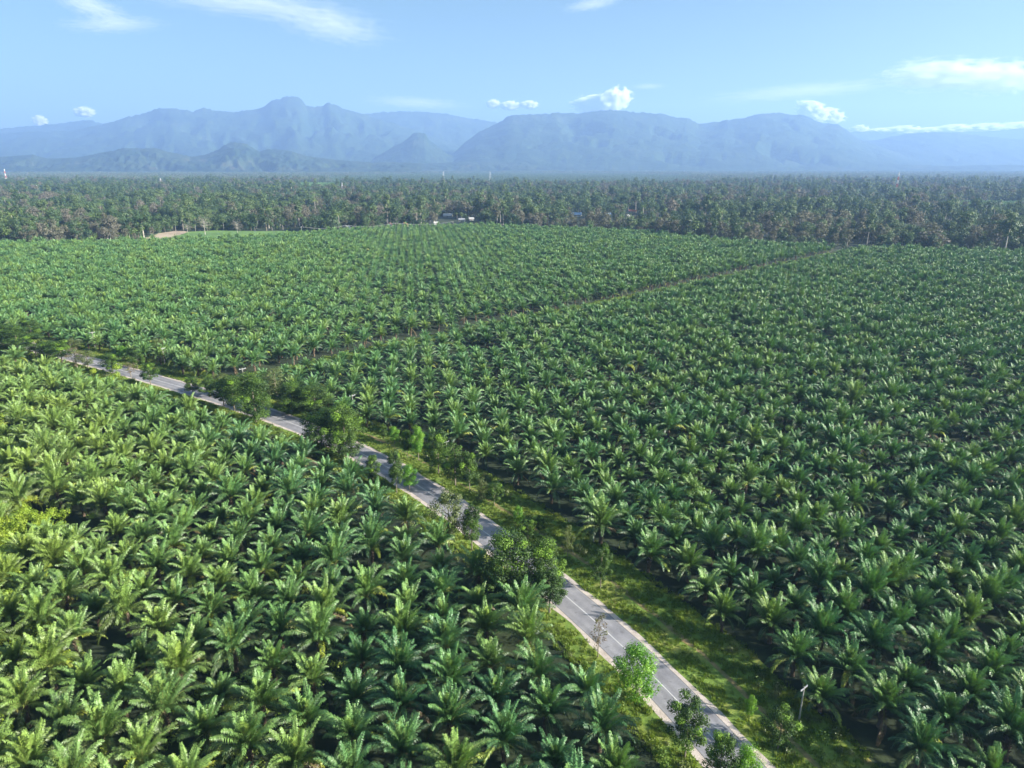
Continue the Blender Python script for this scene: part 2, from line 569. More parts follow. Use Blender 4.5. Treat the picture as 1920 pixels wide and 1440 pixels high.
def make_tree(seed, h=10.0, r=3.0, base=0.3, clumps=22, leaves=110, lsize=0.42, lime=0.15, sparse=False, trunks=True, shape='oval', limb=7, fat=1.0):
    rs = random.Random(seed)
    cr, tr = MB(), MB()
    zc0 = h * base
    tips = []
    tw = 0.014 * h
    top = Vector((rs.uniform(-0.3, 0.3), rs.uniform(-0.3, 0.3), h * 0.86))
    mid = Vector((rs.uniform(-0.15, 0.15), rs.uniform(-0.15, 0.15), h * 0.4))
    tr.tube([(0, 0, -0.2), tuple(mid), tuple(top)], [tw * 1.3, tw * 0.9, tw * 0.25], 6)
    for k in range(clumps):
        t = (k + 0.5) / clumps
        z = zc0 + (h - zc0) * (0.08 + 0.86 * t)
        if shape == 'oval':
            rr = r * math.sin(math.pi * (0.12 + 0.80 * t)) ** 0.7
        elif shape == 'umbrella':
            rr = r * (0.45 + 0.55 * t)
            z = zc0 + (h - zc0) * (0.45 + 0.5 * rs.random())
        else:
            rr = r * (1 - 0.75 * t)
        a = k * 2.4 + rs.uniform(-0.5, 0.5)
        q = rr * rs.uniform(0.3, 1.12)
        c = Vector((math.cos(a) * q, math.sin(a) * q, z + rs.uniform(-0.06, 0.06) * h))
        cs = r * rs.uniform(0.26, 0.46) * fat
        tips.append(c)
        age_shade = rs.uniform(0.5, 1.0) if rs.random() < lime and t > 0.3 else rs.uniform(0, 0.12)
        leaf_clump(cr, c, cs, int(leaves * rs.uniform(0.6, 1.3)), lsize, rs, 0, age_shade)
    for c in (tips if limb > 50 else rs.sample(tips, min(limb, len(tips)))):
        s0 = mid.lerp(top, min(0.95, max(0, (c.z / h - 0.45) * 1.3 + rs.uniform(-0.1, 0.1))))
        m_ = s0.lerp(c, 0.5) + Vector((0, 0, 0.03 * h))
        tr.tube([tuple(s0), tuple(m_), tuple(c)], [tw * 0.45, tw * 0.3, tw * 0.1], 4)
    return cr, tr


def join(cr, tr, name, ml, mb):
    j = MB()
    j.v, j.f, j.m, j.a = list(cr.v), list(cr.f), list(cr.m), list(cr.a)
    o = len(j.v)
    j.v += tr.v
    j.a += tr.a
    j.f += [tuple(k + o for k in f) for f in tr.f]
    j.m += [1] * len(tr.m)
    return j.mesh(name, [ml, mb])


# roadside tree shapes (each 10 m tall, 3 m crown radius, scaled where planted)
ROADSIDE = {}
for kind, (ml, mb, kw) in {
    'dark': (M['leaf_dark'], M['bark'], dict(lime=0.08, clumps=34, leaves=240, lsize=0.30)),
    'dark_lime': (M['leaf_dark'], M['bark'], dict(lime=0.30, clumps=34, leaves=230, lsize=0.30)),
    'lime': (M['leaf_lime'], M['bark'], dict(lime=0.4, clumps=34, leaves=260, lsize=0.30, fat=1.25)),
    'olive': (M['leaf_olive'], M['bark'], dict(lime=0.1, clumps=30, leaves=200, lsize=0.28)),
    'dry': (M['leaf_purple'], M['bark'], dict(lime=0.2, clumps=16, leaves=45, lsize=0.4, limb=60)),
}.items():
    L_ = []
    for s in range(3):
        cr, tr = make_tree(hash(kind) % 7 * 0 + len(kind) * 31 + s, base=0.16 + 0.06 * s, **kw)
        L_.append((cr.mesh('tree_crown_shape', [ml]), tr.mesh('tree_trunk_shape', [mb])))
    ROADSIDE[kind] = L_
# broad clustered crowns for the big trees
for kind, (ml, mb, kw) in {
    'big_dark': (M['leaf_dark'], M['bark'], dict(lime=0.12, clumps=60, leaves=260, lsize=0.24)),
    'big_lime': (M['leaf_dark'], M['bark'], dict(lime=0.35, clumps=60, leaves=260, lsize=0.25)),
}.items():
    L_ = []
    for s in range(2):
        cr, tr = make_tree(len(kind) * 17 + s, base=0.05, **kw)
        L_.append((cr.mesh('tree_crown_shape', [ml]), tr.mesh('tree_trunk_shape', [mb])))
    ROADSIDE[kind] = L_

# forest tree shapes (18 m tall)
FOREST = []
fk = [
    ('forest_dark', 'bark', dict(h=17, r=6.2, base=0.12, shape='oval')),
    ('forest_dark', 'bark', dict(h=21, r=6.5, base=0.25, shape='oval')),
    ('forest_mid', 'bark_pale', dict(h=20, r=6.0, base=0.3, shape='umbrella')),
    ('forest_mid', 'bark', dict(h=15, r=6.0, base=0.12, shape='oval')),
    ('forest_brown', 'bark_pale', dict(h=20, r=5.0, base=0.3, shape='oval', lime=0.05)),
    ('forest_brown', 'bark_pale', dict(h=16, r=5.0, base=0.2, shape='oval', lime=0.2)),
    ('forest_mid', 'bark_pale', dict(h=24, r=4.2, base=0.42, shape='oval')),
    ('forest_dark', 'bark', dict(h=11, r=5.5, base=0.02, shape='oval')),
]
for i, (ml, mb, kw) in enumerate(fk):
    kw = dict(dict(lime=0.15), **kw)
    sparse_ = 75 if ml == 'forest_brown' else 100
    cr, tr = make_tree(900 + i, clumps=17, leaves=sparse_, lsize=1.1, limb=8, fat=1.35, **kw)
    FOREST.append((cr, tr, cr.mesh('forest_crown_shape', [M[ml]]), tr.mesh('forest_trunk_shape', [M[mb]]),
                   join(cr, tr, 'forest_tree_shape', M[ml], M[mb])))
# bare pinkish tree
rs = random.Random(55)
cr, tr = make_tree(77, h=17, r=7.5, base=0.2, clumps=40, leaves=14, lsize=0.7, limb=99, lime=0)
BARE = (cr.mesh('bare_crown_shape', [M['forest_brown']]), tr.mesh('bare_trunk_shape', [M['bark_pale']]))


# coconut palm: thin tall trunk with a small crown
def coconut(seed):
    rs = random.Random(seed)
    j = MB()
    lean = rs.uniform(-1.5, 1.5)
    h = rs.uniform(13, 17)
    j.tube([(0, 0, 0), (lean * 0.3, 0.2, h * 0.5), (lean, 0.3, h)], [0.3, 0.22, 0.18], 5, 2)
    c = MB()
    for i in range(18):
        t = i / 17
        frond(c, i * 2.4, R(70 - 80 * t), R(60 + 20 * t), 4.6, 9, 0.1 if t < 0.8 else 0.6, rs, 1.2)
    o = len(j.v)
    j.v += [(x + lean, y + 0.3, z + h) for x, y, z in c.v]
    j.a += c.a
    j.f += [tuple(k + o for k in f) for f in c.f]
    j.m += c.m
    # few wide leaflets so that it still reads at a kilometre
    return j.mesh('coconut_palm_shape', [M['frond'], M['rachis'], M['bark_pale']])


COCO = [coconut(3), coconut(4)]


# a patch of distant wood, 60 m across, for land past 3 km
def patch(seed, kinds, n=16, size=60, zs=1.0, tile=6):
    rs = random.Random(seed)
    j = MB()
    for k in range(n):
        cx, cy = rs.uniform(-0.5, 0.5) * size, rs.uniform(-0.5, 0.5) * size
        h = rs.uniform(11, 21) * zs
        r = rs.uniform(4.0, 7.0) * min(1, zs + 0.3)
        mi = rs.choice(kinds)
        for q in range(3):
            c = Vector((cx + rs.uniform(-2, 2), cy + rs.uniform(-2, 2), h * (0.35 + 0.25 * q)))
            leaf_clump(j, c, r * (1 - 0.18 * q), 10, 3.0, rs, mi, rs.uniform(0, 0.3))
        if rs.random() < 0.3:
            j.tube([(cx, cy, 0), (cx, cy, h)], [0.35, 0.2], 3, 3)
    return j.mesh('wood_patch_shape', [M['forest_dark'], M['forest_mid'], M['forest_brown'], M['bark_pale']])


PATCH = [patch(1, [0, 0, 1, 2]), patch(2, [0, 1, 2, 2]), patch(3, [0, 1, 1, 2]), patch(4, [0, 0, 1]),
         patch(5, [0, 1, 1], 22, 60, 0.35)]


# ground-cover clump, leafy mound 1.6 m wide
def clump(seed, r=0.8, n=110, size=0.26, flat=0.55, m='cover'):
    rs = random.Random(seed)
    b = MB()
    for k in range(4):
        leaf_clump(b, Vector((rs.uniform(-0.5, 0.5) * r, rs.uniform(-0.5, 0.5) * r, 0.1)), r * 0.7, n // 4, size, rs, 0, rs.uniform(0, 0.5), flat)
    return b.mesh('cover_clump_shape', [M[m]])


CLUMP = [clump(i) for i in range(3)]
VINE = [clump(20 + i, 1.6, 420, 0.34, 0.9, 'creeper') for i in range(2)]


def tuft(seed):
    rs = random.Random(seed)
    b = MB()
    for k in range(46):
        a, q = rs.uniform(0, 6.28), rs.random() ** 0.5 * 0.55
        p = Vector((math.cos(a) * q, math.sin(a) * q, 0))
        d = Vector((rs.uniform(-0.5, 0.5), rs.uniform(-0.5, 0.5), 1)).normalized()
        w = Vector((math.cos(a + 1.5), math.sin(a + 1.5), 0)) * 0.05
        h = rs.uniform(0.18, 0.5)
        b.face([p - w, p + w, p + d * h], 0, rs.uniform(0, 0.6))
    return b.mesh('grass_tuft_shape', [M['cover']])


TUFT = [tuft(i) for i in range(2)]


# ------------------------------------------------------------------ road line and field outlines in world metres
def smooth_poly(px, step=3.0, z=0.0):
    P = [Vector(g(x, y, z)) for x, y in px]
    for _ in range(4):
        Q = [P[0]] + [P[i] * 0.5 + (P[i - 1] + P[i + 1]) * 0.25 for i in range(1, len(P) - 1)] + [P[-1]]
        P = Q
    P = [P[0] * 2 - P[1]] + P + [P[-1] * 2 - P[-2]]
    out = []
    for i in range(1, len(P) - 2):
        n = max(2, int((P[i + 1] - P[i]).length / step))
        for k in range(n):
            t = k / n
            a, b, c, d = P[i - 1], P[i], P[i + 1], P[i + 2]
            out.append(0.5 * ((2 * b) + (c - a) * t + (2 * a - 5 * b + 4 * c - d) * t * t + (3 * b - a - 3 * c + d) * t ** 3))
    out.append(P[-2])
    return out


ROAD_PX = [(1475, 1540), (1392, 1440), (1351, 1397), (1281, 1324), (1232, 1272), (1171, 1211), (1119, 1165), (1052, 1107), (985, 1052),
           (919, 1003), (857, 959), (817, 930), (782, 907), (726, 872), (688, 851), (610, 813), (515, 778), (440, 754), (383, 737),
           (310, 717), (250, 701), (173, 677), (90, 656), (0, 634), (-120, 607), (-300, 570), (-500, 540)]
road = smooth_poly(ROAD_PX)
road_np = np.array([(p.x, p.y) for p in road])


def side_of_road(x, y):
    """signed distance: positive on the right (far) side"""
    d = (road_np[None, :, 0] - x[:, None]) ** 2 + (road_np[None, :, 1] - y[:, None]) ** 2
    i = np.clip(np.argmin(d, 1), 1, len(road_np) - 2)
    t = road_np[i + 1] - road_np[i - 1]
    t /= np.linalg.norm(t, axis=1)[:, None]
    v = np.stack([x - road_np[i, 0], y - road_np[i, 1]], 1)
    cr_ = t[:, 0] * v[:, 1] - t[:, 1] * v[:, 0]
    return -cr_


def in_poly(x, y, poly):
    inside = np.zeros(len(x), bool)
    n = len(poly)
    for i in range(n):
        x1, y1 = poly[i]
        x2, y2 = poly[(i + 1) % n]
        c = ((y1 > y) != (y2 > y)) & (x < (x2 - x1) * (y - y1) / (y2 - y1 + 1e-12) + x1)
        inside ^= c
    return inside


def ribbon(name, line, offs, z, m, wob=0.0, seed=0, uvw=True):
    rs = random.Random(seed)
    n = len(line)
    V, Fc, UV = [], [], []
    for i, p in enumerate(line):
        t = (line[min(i + 1, n - 1)] - line[max(i - 1, 0)]).normalized()
        nr = Vector((t.y, -t.x))
        for k, o in enumerate(offs):
            w = 0
            if wob and k in (0, len(offs) - 1):
                w = wob * (mn.noise(Vector((i * 0.35, k * 9.0 + seed, 0))) + 0.5 * mn.noise(Vector((i * 1.3, k * 5.0 + seed, 0))))
            q = p + nr * (o + w)
            V.append((q.x, q.y, z))
            UV.append((k / (len(offs) - 1), i * 0.1))
    K = len(offs)
    for i in range(n - 1):
        for k in range(K - 1):
            Fc.append((i * K + k, i * K + k + 1, (i + 1) * K + k + 1, (i + 1) * K + k))
    me = bpy.data.meshes.new(name)
    me.from_pydata(V, [], Fc)
    me.materials.append(m)
    uv = me.uv_layers.new(name='UVMap')
    for lp in me.loops:
        uv.data[lp.index].uv = UV[lp.vertex_index]
    me.update()
    o = link(name, me)
    o['kind'] = 'structure'
    return o


# ground
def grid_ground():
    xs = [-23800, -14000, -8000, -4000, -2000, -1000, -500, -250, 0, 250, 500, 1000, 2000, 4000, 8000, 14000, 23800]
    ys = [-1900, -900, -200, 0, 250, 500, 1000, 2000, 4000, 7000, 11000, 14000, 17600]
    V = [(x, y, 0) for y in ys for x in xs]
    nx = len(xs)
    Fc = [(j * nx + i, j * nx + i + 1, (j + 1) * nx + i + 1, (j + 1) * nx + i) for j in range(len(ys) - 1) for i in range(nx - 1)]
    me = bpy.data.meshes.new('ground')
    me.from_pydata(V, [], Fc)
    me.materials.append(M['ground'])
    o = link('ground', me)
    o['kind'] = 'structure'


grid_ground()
line3 = road
ribbon('verge', line3, [-9.5, -4, 0, 8, 19.0], 0.004, M['verge'], 2.0, 3)
ribbon('road_shoulder', line3, [-4.8, 0, 4.8], 0.010, M['shoulder'], 0.8, 5)
ribbon('road', line3, [-3.7, -2, 0, 2, 3.7], 0.016, M['asphalt'], 0.12, 6)
ribbon('centre_line', line3, [-0.085, 0.085], 0.022, M['paint'], 0.0, 7)
# worn dirt track along the far verge
near = [p for p in road if p.y < 300]
dirt = []
for i, p in enumerate(near):
    t = (near[min(i + 1, len(near) - 1)] - near[max(i - 1, 0)]).normalized()
    w = 10.6 + 0.9 * math.sin(i * 0.13)
    dirt.append(p + Vector((t.y, -t.x)) * w)
ribbon('dirt_path', dirt, [-0.5, 0, 0.5], 0.011, M['path'], 0.8, 9)

# plantation outlines
EDGE_R = [(-700, 560), (-100, 630), (60, 628), (160, 652), (250, 662), (330, 680), (420, 696), (500, 716), (600, 742), (645, 772), (760, 800), (860, 838), (930, 874),
          (1010, 905), (1095, 970), (1190, 1040), (1310, 1122), (1360, 1165), (1420, 1250), (1500, 1330), (1560, 1440), (1640, 1560)]
EDGE_L = [(-700, 600), (-100, 645), (0, 662), (110, 690), (200, 722), (330, 755), (480, 812), (570, 845), (690, 895), (790, 975), (835, 1030), (930, 1090),
          (1010, 1165), (1085, 1235), (1165, 1330), (1230, 1440), (1270, 1540)]
FAR = [(-900, 462), (-300, 455), (0, 452), (100, 450), (300, 446), (420, 442), (520, 437), (640, 428), (740, 422), (900, 419), (1040, 424), (1200, 430), (1330, 444), (1450, 452), (1560, 457),
       (1700, 462), (1920, 466), (2200, 470), (2700, 480)]
pr = [g(x, y, 5) for x, y in EDGE_R]
plr = pr + [(60, 40), (320, 40), (900, 500)] + [g(x, y, 7) for x, y in reversed(FAR)]
pl = [g(x, y, 5) for x, y in EDGE_L]
pll = pl + [(10, 20), (-250, 20), (-700, 300)]

# palm lattice: triangular, one row direction 8 degrees left of the view
A = 8.5
az = math.atan2(-(960 - 772) / 1280.0, 1.048)
e1 = np.array([math.sin(az), math.cos(az)])
az2 = az + R(60)
e2 = np.array([math.sin(az2), math.cos(az2)])


def lattice(anchor, poly, amax=190):
    ii, jj = np.meshgrid(np.arange(-amax, amax), np.arange(-amax, amax), indexing='ij')
    ii, jj = ii.ravel(), jj.ravel()
    x = anchor[0] + A * (ii * e1[0] + jj * e2[0])
    y = anchor[1] + A * (ii * e1[1] + jj * e2[1])
    k = in_poly(x, y, poly)
    return x[k], y[k], ii[k], jj[k]


xr, yr, ir, jr = lattice(g(1440, 1262, 5), plr)
xl, yl, il, jl = lattice(g(919, 1232, 5), pll)
# the cross track leaves a gap through the right field
TR = [(430, 712), (480, 700), (640, 665), (780, 631), (900, 606), (1060, 581), (1180, 556), (1400, 508), (1610, 464)]
track = [Vector(g(x, y, 2)) for x, y in TR]
tr_np = np.array([(p.x, p.y) for p in track])


def dist_line(x, y, L):
    best = np.full(len(x), 1e9)
    for a, b in zip(L[:-1], L[1:]):
        ab = b - a
        t = np.clip(((x - a[0]) * ab[0] + (y - a[1]) * ab[1]) / (ab @ ab), 0, 1)
        best = np.minimum(best, np.hypot(x - a[0] - t * ab[0], y - a[1] - t * ab[1]))
    return best


keep = dist_line(xr, yr, tr_np) > 6.4
xr, yr, ir, jr = xr[keep], yr[keep], ir[keep], jr[keep]
tl = smooth_poly(TR, 8, 2)
tp = []
for a_, b_ in zip(tl[:-1], tl[1:]):
    for _ in range(40):
        q_ = a_.lerp(b_, random.random())
        tp.append((q_.x + random.gauss(0, 3.2), q_.y + random.gauss(0, 3.2), 0.1))
tp = np.array(tp)
ts = rng.uniform(1.2, 2.6, len(tp))
scatter('track_grass', tp, np.stack([0 * ts, 0 * ts, rng.uniform(0, 6.28, len(tp))], 1), np.stack([ts, ts, ts], 1), rng.integers(0, 3, len(tp)), CLUMP,
        'pale green weeds growing along the straight track through the palms', 'weeds')
ribbon('track', tl, [-3.5, 0, 3.5], 0.006, soil_mat('track_soil', [(0.3, (0.22, 0.28, 0.05)), (0.5, (0.34, 0.34, 0.12)), (0.7, (0.45, 0.38, 0.22))], 0.1), 0.6, 11)

X = np.concatenate([xr, xl])
Y = np.concatenate([yr, yl])
I = np.concatenate([ir, il])
J = np.concatenate([jr, jl])
SIDE = np.concatenate([np.ones(len(xr), int), np.zeros(len(xl), int)])
sd = side_of_road(X, Y)
k = (np.abs(sd) > 9.0) & ~((SIDE == 1) & (sd < 18.5) & (Y < 190))
# keep what the picture or a view from a step aside could show
u, v, c = proj(X, Y, 5.0)
k &= (u > -260) & (u < 2250) & (v < 1650) & (c > 5)
# gaps where a palm has died
gz = np.array([mn.noise(Vector((a * 0.03, b * 0.03, 2.0))) for a, b in zip(X, Y)])
gap = rng.random(len(X)) < np.where((gz > 0.42) & (Y > 190), 0.25, 0.012)
gy = np.hypot(X - g(40, 1015)[0], (Y - g(40, 1015)[1]) * 1.3)
gap |= (gy < 17) & (rng.random(len(X)) < 0.75)
k &= ~gap
X, Y, I, J, SIDE = X[k], Y[k], I[k], J[k], SIDE[k]
n = len(X)
X = X + rng.normal(0, 0.14, n)
Y = Y + rng.normal(0, 0.14, n)
ROT = rng.uniform(0, 6.283, n)
SCL = np.clip(rng.normal(0.86, 0.075, n), 0.6, 1.06)
SCL = SCL * np.where(SIDE == 0, 1.09, 1.0) * np.where((SIDE == 1) & (Y < 150), 1.07, 1.0)
ZS = SCL * np.clip(rng.normal(1.16, 0.13, n), 0.85, 1.5)
tdist = dist_line(X, Y, tr_np)
tnear = (SIDE == 1) & (tdist < 20) & ((X - np.interp(Y, tr_np[:, 1], tr_np[:, 0])) > 0)
SCL = np.where(tnear, SCL * 0.80, SCL)
ZS = np.where(tnear, ZS * 0.74, ZS)
PK = rng.integers(0, NV, n)
TLX, TLY = rng.normal(0, 0.035, n), rng.normal(0, 0.035, n)
u, v, c = proj(X, Y, 6.0)
infr = (u > -25) & (u < 1945) & (v > 0) & (v < 1480)
order = np.argsort(np.where(infr, c, 1e9))
NEAR = order[:300]
is_near = np.zeros(n, bool)
is_near[NEAR] = True

ORD = ['zeroth', 'first', 'second', 'third', 'fourth', 'fifth', 'sixth', 'seventh', 'eighth', 'ninth', 'tenth', 'eleventh', 'twelfth',
       'thirteenth', 'fourteenth', 'fifteenth', 'sixteenth', 'seventeenth', 'eighteenth', 'nineteenth', 'twentieth']


def ordn(k):
    if k < len(ORD):
        return ORD[k]
    return str(k) + ('th' if 10 < k % 100 < 14 else {1: 'st', 2: 'nd', 3: 'rd'}.get(k % 10, 'th'))


# rows of constant J run away from the camera; count them out from the road, and the palms up each row
rows = {}
for q in NEAR:
    rows.setdefault((SIDE[q], J[q]), []).append(q)
for side in (0, 1):
    ks = sorted([key for key in rows if key[0] == side], key=lambda key: (1 if side else -1) * np.mean([u[q] for q in rows[key]]))
    # order rows left to right on the right field, right to left on the left field
    ks = sorted([key for key in rows if key[0] == side], key=lambda key: key[1], reverse=(side == 0))
    for rn, key in enumerate(ks):
        for pn, q in enumerate(sorted(rows[key], key=lambda q: c[q])):
            look = ('small' if SCL[q] < 0.83 else 'large' if SCL[q] > 1.02 else 'tall' if ZS[q] / SCL[q] > 1.32 else 'low' if ZS[q] / SCL[q] < 1.02 else 'green')
            wh = ('%s row from the right, left of the road' if side == 0 else '%s row from the left, right of the road') % ordn(rn + 1)
            lab = '%s oil palm, %s up the %s' % (look, ordn(pn + 1), wh)
            r_ = empty('oil_palm', (X[q], Y[q], 0), lab, 'oil palm',
                       'oil palms planted ' + ('left' if side == 0 else 'right') + ' of the road', ROT[q], (SCL[q], SCL[q], ZS[q]))
            r_.rotation_euler = (TLX[q], TLY[q], ROT[q])
            link('trunk', trunk_me[PK[q]], r_)
            cr_ = link('crown', crown_me[PK[q]], r_)
            cr_.location = (0, 0, PALM_H)
f_ = ~is_near
pts = np.stack([X[f_], Y[f_], np.zeros(f_.sum())], 1)
scatter('oil_palms', pts, np.stack([TLX[f_], TLY[f_], ROT[f_]], 1), np.stack([SCL[f_], SCL[f_], ZS[f_]], 1), PK[f_], palm_me,
        'rows of more distant oil palms filling the plantation up to the forest edge', 'oil palms')
print('palms', n)

# ------------------------------------------------------------------ undergrowth
def rand_poly(poly, num, xr_, yr_):
    x = rng.uniform(xr_[0], xr_[1], num)
    y = rng.uniform(yr_[0], yr_[1], num)
    kk = in_poly(x, y, poly)
    return x[kk], y[kk]


def nz(x, y, s, off=0.0):
    return np.array([mn.noise(Vector((a * s + off, b * s, off))) for a, b in zip(x, y)])


x, y = [], []
px_, py_ = rand_poly([(-420, 60), (80, 60), (80, 140), (-350, 420), (-600, 420)], 60000, (-600, 80), (50, 420))
s_ = side_of_road(px_, py_)
u2, v2, c2 = proj(px_, py_, 0.0)
k = (s_ > -400) & (s_ < 15) & (np.abs(s_) > 5.9) & (u2 > -100) & (u2 < 2000) & (v2 < 1560)
px_, py_, s_ = px_[k], py_[k], s_[k]
w = nz(px_, py_, 0.035) * 1.6 + np.clip((-px_ - 20 - 0.25 * py_) / 120, -0.4, 0.9) + (s_ > -11) * 0.75
k = w > rng.uniform(0.0, 0.9, len(w))
px_, py_, s_ = px_[k], py_[k], s_[k]
big = 0.7 + 1.1 * rng.random(len(px_)) * (s_ < -12) + 0.3 * rng.random(len(px_))
scatter('undergrowth', np.stack([px_, py_, np.zeros(len(px_))], 1), np.stack([0 * px_, 0 * px_, rng.uniform(0, 6.28, len(px_))], 1),
        np.stack([big, big, big * rng.uniform(0.6, 1.5, len(px_))], 1), rng.integers(0, 3, len(px_)), CLUMP,
        'bright yellow-green creepers and low plants covering the ground left of and beside the road', 'undergrowth')
print('cover', len(px_))
# verge grass, both sides close to the road
px_, py_ = rng.uniform(-300, 60, 130000), rng.uniform(60, 360, 130000)
s_ = side_of_road(px_, py_)
u2, v2, c2 = proj(px_, py_, 0.0)
k = (((s_ > 5.0) & (s_ < 20)) | ((s_ < -5.1) & (s_ > -11))) & (u2 > -60) & (u2 < 2000) & (v2 < 1540) & (np.abs(s_ - 10.6) > 0.9)
px_, py_, s_ = px_[k], py_[k], s_[k]
px_, py_ = px_[:19000], py_[:19000]
sg = rng.uniform(0.7, 1.5, len(px_))
scatter('verge_grass', np.stack([px_, py_, np.zeros(len(px_))], 1), np.stack([0 * px_, 0 * px_, rng.uniform(0, 6.28, len(px_))], 1),
        np.stack([sg, sg, sg], 1), rng.integers(0, 2, len(px_)), TUFT, 'short bright grass on the verges of the road', 'grass')
px_, py_ = rng.uniform(-300, 60, 16000), rng.uniform(60, 360, 16000)
s_ = side_of_road(px_, py_)
u2, v2, c2 = proj(px_, py_, 0.0)
w = nz(px_, py_, 0.08, 30.0) + 0.12
k = (((s_ > 7.5) & (s_ < 18)) | ((s_ < -6) & (s_ > -13))) & (u2 > -60) & (u2 < 2000) & (v2 < 1540) & (np.abs(s_ - 10.6) > 1.6) & (w > 0.08)
px_, py_ = px_[k][:900], py_[k][:900]
sg = rng.uniform(0.5, 1.5, len(px_))
scatter('shrubs', np.stack([px_, py_, 0.2 * sg], 1), np.stack([0 * px_, 0 * px_, rng.uniform(0, 6.28, len(px_))], 1),
        np.stack([sg, sg, sg * rng.uniform(0.9, 1.9, len(px_))], 1), rng.integers(0, 2, len(px_)), [clump(50, 0.9, 260, 0.2, 0.9, 'leaf_dark'), clump(51, 0.9, 240, 0.22, 0.9, 'leaf_olive')],
        'low dark and olive scrub scattered over the road verges', 'scrub')
# vines climbing over the palms right of the road, and bright creepers at the left edge
vp = []
for (ux, uy, cnt, sx, sy) in [(1270, 905, 34, 70, 40), (1360, 900, 26, 80, 35), (1440, 860, 20, 60, 40), (1330, 960, 16, 60, 30), (1880, 1010, 16, 40, 40), (1480, 820, 8, 50, 30)]:
    for _ in range(cnt):
        a = g(ux + random.gauss(0, sx), uy + random.gauss(0, sy), 4)
        vp.append((a[0], a[1], random.uniform(2.2, 6.2)))
vp = np.array(vp)
sv = rng.uniform(0.6, 1.15, len(vp))
MV = leafy('vine_leaf', (0.08, 0.17, 0.03), (0.10, 0.20, 0.04), (0.12, 0.23, 0.05), (0.2, 0.3, 0.06), transl=0.3, patch=0.1)
VINE2 = []
for m_ in VINE:
    q = m_.copy()
    q.materials.clear()
    q.materials.append(MV)
    VINE2.append(q)
scatter('climbing_vines', vp, np.stack([0 * sv, 0 * sv, rng.uniform(0, 6.28, len(vp))], 1), np.stack([sv, sv, sv * 1.1], 1), rng.integers(0, 2, len(vp)), VINE2,
        'pale green climbing vines smothering a patch of palms right of the road', 'vines')
vp = []
for (ux, uy, cnt, sx, sy) in [(40, 1010, 110, 55, 34), (60, 775, 60, 70, 12), (5, 900, 30, 25, 60), (40, 1220, 14, 50, 60), (15, 1360, 14, 30, 50), (20, 1090, 24, 40, 20), (200, 720, 8, 50, 10)]:
    for _ in range(cnt):
        a = g(ux + random.gauss(0, sx), uy + random.gauss(0, sy), 2)
        vp.append((a[0], a[1], random.uniform(1.5, 5.2)))
vp = np.array(vp)
sv = rng.uniform(0.7, 1.4, len(vp))
scatter('creepers', vp, np.stack([0 * sv, 0 * sv, rng.uniform(0, 6.28, len(vp))], 1), np.stack([sv, sv, sv], 1), rng.integers(0, 2, len(vp)), VINE,
        'bright yellow-green creeper mounds between the palms at the left edge', 'creepers')


# ------------------------------------------------------------------ roadside trees
def solve(base, top_y):
    """ground point and height of something whose foot and top are seen at those picture rows"""
    x, y = g(*base)
    lo, hi = 0.5, 120
    for _ in range(40):
        m_ = (lo + hi) / 2
        if proj(x, y, m_)[1] > top_y:
            lo = m_
        else:
            hi = m_
    return x, y, lo, float(proj(x, y, lo / 2)[2])


